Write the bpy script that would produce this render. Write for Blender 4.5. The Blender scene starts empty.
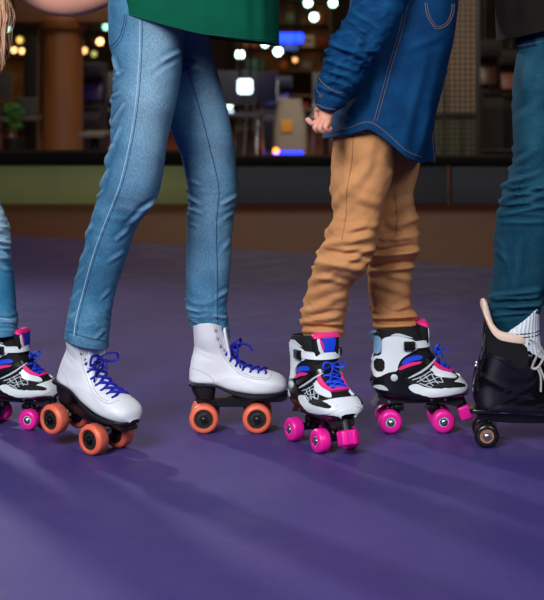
import bpy, bmesh, math, random
from mathutils import Vector, Matrix, noise
from mathutils.bvhtree import BVHTree
random.seed(7)
R = math.radians
C = bpy.context.scene.collection
F, YH, H = 1500.0, 80.0, 0.75          # focal length (px), horizon row, camera height

def P(px, py, d):                       # photo pixel at distance d -> world point
    return Vector(((px-272)/F*d, d, H-(py-YH)/F*d))

# ------------------------------------------------------------------ materials
def lin(c):
    return tuple(((v/255)/12.92 if v/255 <= .04045 else ((v/255+.055)/1.055)**2.4) for v in c)+(1,)
MATS = {}
def mat(name, col, rough=.5, metal=0, var=None, scale=8, bump=0, bscale=60, spec=.5, coat=0, emit=0,
        stretch=(1,1,1), sheen=0, wear=None, weave=0, detail=4, trans=0):
    if name in MATS: return MATS[name]
    m = bpy.data.materials.new(name); m.use_nodes = True
    nt = m.node_tree; N = nt.nodes; L = nt.links; b = N['Principled BSDF']
    b.inputs['Base Color'].default_value = lin(col)
    b.inputs['Roughness'].default_value = rough; b.inputs['Metallic'].default_value = metal
    b.inputs['Specular IOR Level'].default_value = spec
    b.inputs['Coat Weight'].default_value = coat; b.inputs['Coat Roughness'].default_value = .12
    if sheen: b.inputs['Sheen Weight'].default_value = sheen; b.inputs['Sheen Roughness'].default_value = .6
    if emit:
        b.inputs['Emission Color'].default_value = lin(col); b.inputs['Emission Strength'].default_value = emit
    tc = N.new('ShaderNodeTexCoord'); mp = N.new('ShaderNodeMapping'); mp.inputs['Scale'].default_value = stretch
    L.new(tc.outputs['Object'], mp.inputs['Vector'])
    out = None
    if var:
        n = N.new('ShaderNodeTexNoise'); n.inputs['Scale'].default_value = scale; n.inputs['Detail'].default_value = detail
        L.new(mp.outputs['Vector'], n.inputs['Vector'])
        r = N.new('ShaderNodeValToRGB'); r.color_ramp.elements[0].position = .35; r.color_ramp.elements[1].position = .65
        r.color_ramp.elements[0].color = lin(col); r.color_ramp.elements[1].color = lin(var)
        L.new(n.outputs['Fac'], r.inputs['Fac']); out = r.outputs['Color']
    if wear:
        a = N.new('ShaderNodeAttribute'); a.attribute_name = 'wear'
        mx = N.new('ShaderNodeMix'); mx.data_type = 'RGBA'
        L.new(a.outputs['Fac'], mx.inputs[0])
        if out: L.new(out, mx.inputs[6])
        else: mx.inputs[6].default_value = lin(col)
        mx.inputs[7].default_value = lin(wear); out = mx.outputs[2]
    if weave:
        n3 = N.new('ShaderNodeTexNoise'); n3.inputs['Scale'].default_value = 420; n3.inputs['Detail'].default_value = 3
        mp3 = N.new('ShaderNodeMapping'); mp3.inputs['Scale'].default_value = (1.6, 1.6, .45)
        L.new(tc.outputs['Object'], mp3.inputs['Vector']); L.new(mp3.outputs['Vector'], n3.inputs['Vector'])
        mr = N.new('ShaderNodeMapRange'); mr.inputs[1].default_value = .3; mr.inputs[2].default_value = .7
        mr.inputs[3].default_value = 1-weave; mr.inputs[4].default_value = 1+weave
        L.new(n3.outputs['Fac'], mr.inputs[0])
        ml = N.new('ShaderNodeMix'); ml.data_type = 'RGBA'; ml.blend_type = 'MULTIPLY'; ml.inputs[0].default_value = 1
        if out: L.new(out, ml.inputs[6])
        else: ml.inputs[6].default_value = lin(col)
        L.new(mr.outputs[0], ml.inputs[7]); out = ml.outputs[2]
    if out: L.new(out, b.inputs['Base Color'])
    if bump:
        n2 = N.new('ShaderNodeTexNoise'); n2.inputs['Scale'].default_value = bscale; n2.inputs['Detail'].default_value = 5
        bp = N.new('ShaderNodeBump'); bp.inputs['Strength'].default_value = bump; bp.inputs['Distance'].default_value = .002
        L.new(mp.outputs['Vector'], n2.inputs['Vector']); L.new(n2.outputs['Fac'], bp.inputs['Height']); L.new(bp.outputs['Normal'], b.inputs['Normal'])
    MATS[name] = m
    return m

M_white = mat('white_leather', (226,228,236), .38, bump=.12, bscale=160, var=(218,219,228), scale=14)
M_whitep = mat('white_plastic', (226,232,238), .3)
M_black = mat('black_plastic', (13,13,16), .28, coat=.25)
M_blackf = mat('black_fabric', (14,14,17), .75, spec=.3, bump=.4, bscale=300)
M_sole = mat('black_rubber', (16,15,22), .5)
M_metal = mat('steel', (190,190,195), .28, metal=1)
M_darkmetal = mat('dark_metal', (60,60,66), .38, metal=1)
M_plate = mat('grey_plate', (48,48,52), .42, metal=.5)
M_orange = mat('orange_urethane', (240,112,82), .42, bump=.15, bscale=90, var=(232,104,76), scale=30)
M_tread = mat('worn_orange_tread', (205,98,76), .6, var=(180,84,66), scale=60)
M_hub = mat('dark_hub', (42,36,34), .45)
M_pink = mat('pink_urethane', (245,32,165), .35, var=(240,28,155), scale=20)
M_pinkf = mat('pink_trim', (235,40,130), .55)
M_blue = mat('blue_trim', (22,70,225), .5)
M_lace = mat('blue_lace', (10,20,165), .7, bump=.5, bscale=700)
M_glace = mat('grey_lace', (178,170,170), .8, bump=.5, bscale=700)
M_paleblue = mat('pale_blue_liner', (130,170,205), .6)
M_silver = mat('silver_trim', (196,206,212), .35)
M_cream = mat('cream_lining', (228,200,180), .85, bump=.4, bscale=200)
M_sock = mat('white_sock', (220,228,235), .9, bump=.6, bscale=240)
M_sockstripe = mat('dark_sock_stripe', (60,70,80), .9)
M_tan = mat('tan_hub', (170,130,100), .45)
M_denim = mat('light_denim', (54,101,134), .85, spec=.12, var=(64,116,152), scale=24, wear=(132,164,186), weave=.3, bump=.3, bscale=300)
M_denim1 = mat('faded_denim', (50,116,154), .85, spec=.12, var=(60,126,164), scale=22, wear=(160,188,204), weave=.18, bump=.3, bscale=300)
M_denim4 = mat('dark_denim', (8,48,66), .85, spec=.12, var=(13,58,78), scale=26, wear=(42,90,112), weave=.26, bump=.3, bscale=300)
M_shirtden = mat('blue_denim_shirt', (3,46,86), .8, spec=.12, var=(6,58,102), scale=16, wear=(22,84,128), weave=.2, bump=.3, bscale=300)
M_stitch = mat('pale_stitch', (176,205,220), .9)
M_dstitch = mat('dark_stitch', (22,66,106), .9)
M_ostitch = mat('orange_stitch', (122,98,82), .9)
M_khaki = mat('tan_cotton', (194,138,92), .85, spec=.12, var=(186,130,85), scale=12, weave=.06, bump=.25, bscale=300)
M_kstitch = mat('brown_stitch', (150,102,64), .9)
M_green = mat('green_cotton', (0,84,62), .85, spec=.12, var=(0,76,57), scale=10, weave=.08, bump=.3, bscale=200)
M_dark = mat('charcoal_cotton', (24,20,18), .9, spec=.12, var=(19,16,15), scale=10, weave=.1, bump=.3, bscale=200)
M_skin = mat('skin', (220,158,136), .6, spec=.2, var=(212,146,126), scale=14, bump=.08, bscale=150)
M_nail = mat('nail', (232,180,165), .35)
M_hair = mat('blond_hair', (226,178,142), .5, var=(188,138,104), scale=30, stretch=(8,8,.6))
M_brownhair = mat('brown_hair', (70,46,32), .5)

# ------------------------------------------------------------------ mesh tools
def finish(bm, name, m, parent=None, origin=None, sharp=40, smooth=True, label=None, recalc=True, mats=None):
    if recalc: bmesh.ops.recalc_face_normals(bm, faces=bm.faces)
    if origin is not None: bmesh.ops.translate(bm, verts=bm.verts, vec=-Vector(origin))
    me = bpy.data.meshes.new(name); bm.to_mesh(me); bm.free()
    for mm in (mats or [m]): me.materials.append(mm)
    if smooth:
        for p in me.polygons: p.use_smooth = True
        me.set_sharp_from_angle(angle=R(sharp))
    o = bpy.data.objects.new(name, me); C.objects.link(o)
    if parent: o.parent = parent
    if label: o['label'] = label
    return o
def tag(o, label, cat, group=None, kind=None):
    o['label'] = label; o['category'] = cat
    if group: o['group'] = group
    if kind: o['kind'] = kind
    return o
def empty(name, loc=(0,0,0), label=None, cat=None, group=None):
    o = bpy.data.objects.new(name, None); C.objects.link(o); o.location = loc; o.empty_display_size = .05
    if label: tag(o, label, cat, group)
    return o
def catmull(pts, n):
    out = []; k = len(pts)
    for i in range(n):
        t = i/(n-1)*(k-1); j = min(int(t), k-2); f = t-j
        p0, p1, p2, p3 = pts[max(j-1,0)], pts[j], pts[j+1], pts[min(j+2,k-1)]
        out.append(tuple(.5*((2*b)+(-a+c)*f+(2*a-5*b+4*c-d)*f*f+(-a+3*b-3*c+d)*f**3) for a,b,c,d in zip(p0,p1,p2,p3)))
    return out
def se(v, e): return math.copysign(abs(v)**(2/e), v)
def loft(bm, secs, nu=48, nv=60, disp=None, post=None, cap0=True, cap1=True, lip=0, wear=None, taxis=Vector((0,1,0))):
    """secs: (Ax,Ay,Az,Bx,By,Bz,t,eA,eB): ring through A and B, half thickness t along taxis"""
    lay = bm.verts.layers.float.get('wear') or bm.verts.layers.float.new('wear')
    S = catmull([tuple(s) for s in secs], nv); rings = []
    for j, s in enumerate(S):
        v = j/(nv-1); A = Vector(s[0:3]); B = Vector(s[3:6]); c = (A+B)/2; h = (B-A)/2; ring = []
        for i in range(nu):
            u = i/nu; ca = -math.cos(2*math.pi*u); sa = math.sin(2*math.pi*u)
            e = s[7] if ca < 0 else s[8]
            p = c+h*se(ca, e)-taxis*s[6]*se(sa, e)
            if post: p = post(p, u, v)
            w = 0
            if disp:
                dd, w = disp(p, u, v)
                nrm = (p-c); nrm = nrm.normalized() if nrm.length > 1e-6 else taxis
                p = p+nrm*dd
            vt = bm.verts.new(p); vt[lay] = w; ring.append(vt)
        rings.append(ring)
    for a, b in zip(rings, rings[1:]):
        for i in range(nu): bm.faces.new((a[i], a[(i+1)%nu], b[(i+1)%nu], b[i]))
    def close(ring, inward):
        if lip:
            cur = ring
            cc = sum((v.co for v in ring), Vector())/nu
            for k, (sh, up) in enumerate(((.0012,-.0012), (.003,0), (.004,lip))):
                nr = []
                for v in ring:
                    r = v.co-cc; r = r.normalized() if r.length > 1e-6 else r
                    q = bm.verts.new(v.co-r*sh+inward*up); q[lay] = v[lay]; nr.append(q)
                for i in range(nu): bm.faces.new((cur[i], cur[(i+1)%nu], nr[(i+1)%nu], nr[i]))
                cur = nr
            ring = cur
        cc = sum((v.co for v in ring), Vector())/nu
        q = bm.verts.new(cc)
        for i in range(nu): bm.faces.new((ring[i], ring[(i+1)%nu], q))
    up0 = (Vector(S[1][0:3])+Vector(S[1][3:6])-Vector(S[0][0:3])-Vector(S[0][3:6])); up0 = up0.normalized() if up0.length else Vector()
    up1 = (Vector(S[-2][0:3])+Vector(S[-2][3:6])-Vector(S[-1][0:3])-Vector(S[-1][3:6])); up1 = up1.normalized() if up1.length else Vector()
    if cap0: close(rings[0], up0)
    if cap1: close(rings[-1], up1)
    return rings
def pxsecs(rows, e=2.2):
    """rows: (ax,ay,bx,by,d,t) in photo pixels -> loft sections"""
    out = []
    for r in rows:
        A = P(r[0], r[1], r[4]); B = P(r[2], r[3], r[4]); out.append((*A, *B, r[5], e, e))
    return out
def tube(bm, pts, r, n=8, closed=False, flat=1.0, sub=0):
    pts = [Vector(p) for p in pts]
    if sub: pts = [Vector(p) for p in catmull([tuple(p) for p in pts], sub)]
    rr = r if callable(r) else (lambda t: r)
    rings = []; k = len(pts); up = None
    for i, p in enumerate(pts):
        d = (pts[min(i+1,k-1)]-pts[max(i-1,0)])
        d = d.normalized() if d.length > 1e-9 else Vector((0,0,1))
        if up is None: up = d.orthogonal().normalized()
        up = (up-d*up.dot(d)); up = up.normalized() if up.length > 1e-6 else d.orthogonal().normalized()
        s = d.cross(up); rad = rr(i/(k-1))
        rings.append([bm.verts.new(p+up*math.cos(2*math.pi*a/n)*rad*flat+s*math.sin(2*math.pi*a/n)*rad) for a in range(n)])
    for a, b in zip(rings, rings[1:]):
        for i in range(n): bm.faces.new((a[i], a[(i+1)%n], b[(i+1)%n], b[i]))
    bm.faces.new(rings[0]); bm.faces.new(rings[-1])
def lathe(bm, prof, c=(0,0,0), axis='y', n=40, closed=False):
    """prof: (radius, along)"""
    c = Vector(c); rings = []
    for r, a in prof:
        ring = []
        for i in range(n):
            t = 2*math.pi*i/n; x, y = r*math.cos(t), r*math.sin(t)
            v = {'y': Vector((x, a, y)), 'z': Vector((x, y, a)), 'x': Vector((a, x, y))}[axis]
            ring.append(bm.verts.new(c+v))
        rings.append(ring)
    if closed: rings.append(rings[0])
    for a, b in zip(rings, rings[1:]):
        for i in range(n): bm.faces.new((a[i], a[(i+1)%n], b[(i+1)%n], b[i]))
    if not closed: bm.faces.new(rings[0]); bm.faces.new(rings[-1])
def box(bm, c, s, bev=.003, rot=None, seg=2):
    r = bmesh.ops.create_cube(bm, size=1); vs = r['verts']
    bmesh.ops.scale(bm, vec=s, verts=vs)
    if bev:
        ed = list({e for v in vs for e in v.link_edges})
        g = bmesh.ops.bevel(bm, geom=ed, offset=bev, segments=seg, affect='EDGES', profile=.6)
        vs = list({v for f in g['faces'] for v in f.verts} | {v for v in vs if v.is_valid})
    if rot is not None: bmesh.ops.rotate(bm, cent=(0,0,0), matrix=rot, verts=vs)
    bmesh.ops.translate(bm, vec=c, verts=vs)
def prism(bm, poly, y0, y1, bev=.0015):
    """poly in xz, extruded along y"""
    vs = [bm.verts.new((x, y0, z)) for x, z in poly]; f = bm.faces.new(vs)
    g = bmesh.ops.extrude_face_region(bm, geom=[f]); nv = [v for v in g['geom'] if isinstance(v, bmesh.types.BMVert)]
    bmesh.ops.translate(bm, vec=(0, y1-y0, 0), verts=nv)
    if bev:
        ed = list({e for v in vs+nv for e in v.link_edges})
        bmesh.ops.bevel(bm, geom=ed, offset=bev, segments=2, affect='EDGES')
def chaikin(poly, it=2):
    for _ in range(it):
        o = []
        for i in range(len(poly)):
            a, b = Vector(poly[i]), Vector(poly[(i+1)%len(poly)])
            o += [tuple(a*.75+b*.25), tuple(a*.25+b*.75)]
        poly = o
    return poly
def patch(name, m, parent, bvh, poly, mode='side', side=-1, thick=.0015, smooth=2, maxe=.005, label=None, off=0.0):
    """panel cut to a polygon and laid on a surface: side mode poly=(x,z), top mode poly=(x,y)"""
    if smooth: poly = chaikin(poly, smooth)
    bm = bmesh.new()
    vs = [bm.verts.new((a, 0, b) if mode == 'side' else (a, b, 0)) for a, b in poly]
    f = bm.faces.new(vs); bmesh.ops.triangulate(bm, faces=[f])
    for _ in range(5):
        le = [e for e in bm.edges if e.calc_length() > maxe]
        if not le: break
        bmesh.ops.subdivide_edges(bm, edges=le, cuts=1, use_grid_fill=False)
        bmesh.ops.triangulate(bm, faces=bm.faces)
    base = {}
    for v in bm.verts:
        if mode == 'side': o, d = Vector((v.co.x, side*.3, v.co.z)), Vector((0, -side, 0))
        else: o, d = Vector((v.co.x, v.co.y, .6)), Vector((0, 0, -1))
        h, n, _, _ = bvh.ray_cast(o, d)
        if h is None:
            q = Vector((v.co.x, side*.03, v.co.z)) if mode == 'side' else Vector((v.co.x, v.co.y, .05))
            h, n, _, _ = bvh.find_nearest(q)
        if n.dot(d) > 0: n = -n
        base[v] = (h, n)
    for v, (h, n) in base.items(): v.co = h+n*(thick+off)
    bd = [e for e in bm.edges if e.is_boundary]
    g = bmesh.ops.extrude_edge_only(bm, edges=bd)
    for v in g['geom']:
        if isinstance(v, bmesh.types.BMVert):
            h, n, _, _ = bvh.find_nearest(v.co); 
            dd = (v.co-h); dd = dd.normalized() if dd.length > 1e-6 else n
            v.co = h-dd*.001
    return finish(bm, name, m, parent, sharp=50, label=label)
def shell_patch(name, m, parent, boot, bv, keep, nu_, nv_, off=.0042, label=None, smooth=3):
    bb = bmesh.new(); vm = {}; bme = boot.data
    for poly in bme.polygons:
        vs_ = list(poly.vertices)
        if all(k < nu_*nv_ and keep(k//nu_, (k%nu_)/nu_) for k in vs_):
            for k in vs_:
                if k not in vm: vm[k] = bb.verts.new(bme.vertices[k].co)
            bb.faces.new([vm[k] for k in vs_])
    for _ in range(smooth):
        new = {}
        for v in bb.verts:
            if v.is_boundary:
                nb = [e.other_vert(v).co for e in v.link_edges if e.is_boundary]
                if len(nb) == 2: new[v] = v.co*.4+(nb[0]+nb[1])*.3
        for v, c in new.items(): v.co = c
    nn = {}
    for v in bb.verts:
        h, n, _, _ = bv.find_nearest(v.co); nn[v] = h+n*off
    for v, c in nn.items(): v.co = c
    g_ = bmesh.ops.extrude_edge_only(bb, edges=[e for e in bb.edges if e.is_boundary])
    for v in [x for x in g_['geom'] if isinstance(x, bmesh.types.BMVert)]:
        h, n, _, _ = bv.find_nearest(v.co); v.co = h
    return finish(bb, name, m, parent, sharp=60, label=label)
def bvh_of(o):
    me = o.data
    return BVHTree.FromPolygons([v.co for v in me.vertices], [tuple(p.vertices) for p in me.polygons])
def copy_tree(o, parent=None):
    c = o.copy(); C.objects.link(c)
    if parent: c.parent = parent
    for ch in list(o.children): copy_tree(ch, c)
    return c

# ------------------------------------------------------------------ skates
S = .00213
def wheel(parent, c, r, w, side, tyre, hubm, tread=None, hubr=.55, nut=M_metal):
    """c = wheel centre; side = outward direction (+1/-1 along y)"""
    bm = bmesh.new(); x, y, z = c; hr = r*hubr; b = min(.006, w*.2)
    prof = [(hr, -w/2+.004), (hr+.002, -w/2), (r-b, -w/2), (r-b*.4, -w/2+b*.35), (r, -w/2+b), (r, w/2-b), (r-b*.4, w/2-b*.35), (r-b, w/2), (hr+.002, w/2), (hr, w/2-.004)]
    lathe(bm, prof, c, closed=True, n=44)
    mats = [tyre]
    if tread:
        mats = [tyre, tread]
        for f in bm.faces:
            q = f.calc_center_median()-Vector(c)
            if math.hypot(q.x, q.z) > r-.0012: f.material_index = 1
    wo = finish(bm, 'wheel', tyre, parent, sharp=50, mats=mats)
    bm = bmesh.new()
    hp = [(.0045, -w/2+.002), (.009, -w/2+.002), (.0095, -w/2+.006), (hr*.8, -w/2+.007), (hr*.84, -w/2+.0035), (hr+.0004, -w/2+.0035),
          (hr+.0004, w/2-.0035), (hr*.84, w/2-.0035), (hr*.8, w/2-.007), (.0095, w/2-.006), (.009, w/2-.002), (.0045, w/2-.002)]
    lathe(bm, hp, c, closed=True, n=32)
    for k in range(6):
        t = k*math.pi/3
        box(bm, (x+math.cos(t)*hr*.62, y+side*(w/2-.0055), z+math.sin(t)*hr*.62), (hr*.36, .003, .002), .0005, Matrix.Rotation(-t, 3, 'Y'))
    h = finish(bm, 'hub', hubm, wo)
    bm = bmesh.new()
    lathe(bm, [(.0085, side*(w/2-.004)), (.0085, side*(w/2-.0015)), (.005, side*(w/2-.0015)), (.005, side*(w/2+.002)), (.003, side*(w/2+.003)), (.003, side*(w/2+.0045))], c, n=6*4)
    finish(bm, 'axle_nut', nut, wo)
    return wo
def trucks(parent, wb, r, track, zt, mtl, cush):
    for sx in (-1, 1):
        bm = bmesh.new(); x = sx*wb/2
        tube(bm, [(x, -track/2, r), (x, track/2, r)], .0045, 12)
        tube(bm, [(x, -track*.26, r), (x, -.01, r+.003), (x, .01, r+.003), (x, track*.26, r)], .008, 12)
        tube(bm, [(x, 0, r), (x-sx*.012, 0, zt+.002)], .009, 12)
        box(bm, (x-sx*.022, 0, zt-.003), (.02, .03, .012), .003)
        tube(bm, [(x-sx*.01, 0, r+.004), (x-sx*.03, 0, zt)], .006, 10)
        tk = finish(bm, 'truck', mtl, parent)
        bm = bmesh.new()
        for q, rr in ((.35, .0115), (.7, .0115)):
            cc = Vector((x, 0, r)).lerp(Vector((x-sx*.012, 0, zt)), q); lathe(bm, [(.004,-.004), (rr,-.0035), (rr,.0035), (.004,.004)], cc, 'z', 20)
        finish(bm, 'cushion', cush, tk)
def arcpts(bvh, xz0, xz1, ys, outdir, off=.001):
    pts = []
    for i, y in enumerate(ys):
        f = i/(len(ys)-1); x = xz0[0]+(xz1[0]-xz0[0])*f; z = xz0[1]+(xz1[1]-xz0[1])*f
        o = Vector((x, y, z))+outdir*.12
        h, n, _, _ = bvh.ray_cast(o, -outdir)
        if h is None: h, n, _, _ = bvh.find_nearest(Vector((x, y, z)))
        pts.append(h+outdir*off)
    return pts
def bow(parent, base, m, r=.0022, s=1.0, hang=.05, fwd=.02, left=True):
    b = Vector(base); bm = bmesh.new()
    def t(*pts): tube(bm, [b+Vector(p)*s for p in pts], r, 7, sub=28, flat=.55)
    t((0,0,0), (.008,-.012,.01), (.012,-.034,.012), (.016,-.04,-.002), (.008,-.022,-.008), (0,0,0))
    t((0,0,0), (.012,.012,.012), (.018,.032,.012), (.018,.036,-.002), (.01,.02,-.006), (0,0,0))
    t((0,0,0), (.012,-.008,.004), (.026,-.016,.009), (.04,-.02,.004), (.045,-.022,-.006))
    t((0,0,0), (.014,.004,.0), (fwd+.005,-.014,-.016), (fwd+.01,-.022,-hang*.7), (fwd+.012,-.026,-hang))
    bmesh.ops.create_icosphere(bm, subdivisions=2, radius=.005*s, matrix=Matrix.Translation(b))
    return finish(bm, 'lace_bow', m, parent)

def white_skate():
    root = empty('roller_skate')
    L = lambda px, py: ((px-230.5)*S, (434-py)*S)
    def sec(fx, fy, bx, by, w, eA=2.3, eB=2.2):
        f, b = L(fx, fy), L(bx, by); return (b[0], 0, b[1], f[0], 0, f[1], w/2, eA, eB)
    secs = [sec(222.5,330,192,330,.084), sec(225.5,344,193,341,.078), sec(230,357,193,353,.064), sec(238,365.5,190,366,.064,2.6),
            sec(246,370,188.5,378,.066,3), sec(254,373,191,386,.07,3.4), sec(261,374,211,388,.072,3.6), sec(268,375,230,394,.078,3.8),
            sec(275,377,250,397.5,.084,3.6), sec(281,379.5,265,398,.082,3.2), sec(286,384,278,397.5,.064,2.8), sec(288.5,390.5,286,396.5,.03,2.2)]
    def crown(p, u, v):
        if v < .12: p = p+Vector((0, 0, (1-v/.12)**1.5*.011*math.sin(2*math.pi*u)**2))
        return p
    def dsp(p, u, v):      # leather creases at ankle and toe flex
        k = 0
        for x0, z0, a, s_ in ((-.055,.172,.0012,.004), (-.05,.158,.0009,.004), (.03,.112,.0012,.003), (.042,.104,.001,.003)):
            k -= a*math.exp(-((p.x-x0)*.35+(p.z-z0))**2/s_**2)*math.exp(-(p.x-x0)**2/.022**2)
        return k+.0006*noise.noise(p*26), 0
    bm = bmesh.new(); loft(bm, secs, 64, 90, disp=dsp, post=crown, cap0=True, lip=.02)
    boot = finish(bm, 'boot', M_white, root, label='white leather boot'); bv = bvh_of(boot)
    # sole
    sl = [(-.089,.1,.05),(-.083,.1005,.062),(-.06,.1,.064),(-.033,.098,.06),(-.01,.089,.062),(.015,.081,.072),(.045,.0765,.084),(.075,.0765,.083),(.1,.079,.066),(.117,.083,.04),(.124,.087,.012)]
    bm = bmesh.new(); loft(bm, [(x, 0, z-.0045, x, 0, z+.0045, w/2+.002, 6, 6) for x, z, w in sl], 32, 60)
    finish(bm, 'sole', M_sole, root)
    bm = bmesh.new(); loft(bm, [(-.0865,0,.099,-.032,0,.097,.03,3,3), (-.084,0,.085,-.033,0,.084,.028,3,3), (-.076,0,.069,-.036,0,.067,.024,3,3)], 36, 14)
    finish(bm, 'heel', M_sole, root)
    # plate
    bm = bmesh.new()
    prism(bm, [(-.078,.069),(-.034,.068),(.0,.071),(.03,.076),(.118,.077),(.124,.07),(.112,.061),(.05,.058),(.03,.05),(-.03,.05),(-.06,.052),(-.076,.06)], -.017, .017, .003)
    pl = finish(bm, 'plate', M_black, root)
    trucks(root, .113, .031, .09, .056, M_darkmetal, M_silver)
    for sx in (-1, 1):
        for sy in (-1, 1): wheel(root, (sx*.0565, sy*.037, .031), .031, .031, sy, M_orange, M_hub, M_tread, .63, M_darkmetal)
    # stitched seams
    for side in (-1, 1):
        for pts in ([(214,327),(219,345),(223,358),(231,368),(240,376),(252,380),(266,381),(272,377)], [(216,327),(221,345),(225,357),(233,367),(242,374.5),(253,378.5),(265,379.5)],
                    [(192,371),(203,374),(212,380),(214,386)]):
            bm = bmesh.new(); q = []
            for p in catmull(pts, 30):
                x, z = L(*p); h, n, _, _ = bv.ray_cast(Vector((x, side*.2, z)), Vector((0, -side, 0)))
                if h: q.append(h)
            if len(q) > 2:
                tube(bm, q, .0006, 5); finish(bm, 'seam', mat('grey_stitch', (165,165,175), .8), boot)
        for e in ((215.5,332),(217,340),(220,348),(223.5,352.5)):
            x, z = L(*e); h, n, _, _ = bv.ray_cast(Vector((x, side*.2, z)), Vector((0, -side, 0)))
            if h:
                bm = bmesh.new(); tube(bm, [h+Vector((math.cos(a)*.0026, side*.0004, math.sin(a)*.0026)) for a in [i*math.pi/6 for i in range(13)]], .0009, 6)
                finish(bm, 'eyelet', M_metal, root)
    # tongue
    bm = bmesh.new()
    a, b = L(226,326), L(231,360)
    loft(bm, [(a[0]-.006,0,a[1]-.01,a[0]-.001,0,a[1]-.01,.02,3,3), (a[0]-.007,0,a[1]-.022,a[0]+.002,0,a[1]-.022,.024,3,3), (b[0]-.008,0,b[1],b[0]+.001,0,b[1],.024,3,3)], 24, 20)
    finish(bm, 'tongue', M_white, root)
    # laces
    out = Vector((.55, 0, .83)).normalized(); bm = bmesh.new()
    rows = [L(229,352), L(232.5,359.5), L(238,364.5), L(245,368.5), L(252,371.5), L(259,373.5), L(266,375)]
    W = .017
    ys = [W*(1-2*i/10) for i in range(11)]
    for i in range(len(rows)-1):
        for sg in (-1, 1):
            q = arcpts(bv, rows[i], rows[i+1], [sg*y for y in ys], out, .002 if sg > 0 else .0035)
            tube(bm, q, .003, 7, flat=.7)
    for i in range(len(rows)):
        for sg in (-1, 1):      # lace ends wrap over the facing
            x, z = rows[i]; q = arcpts(bv, (x,z), (x-.005,z-.008), [sg*(W+.001*k) for k in range(9)], out, .0012)
            tube(bm, q, .0024, 7, flat=.7)
    lc = finish(bm, 'laces', M_lace, root)
    k = rows[0]; bow(lc, (k[0]+.004, 0, k[1]+.002), M_lace, .0032, 1.0, .04, .008)
    return root

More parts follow.
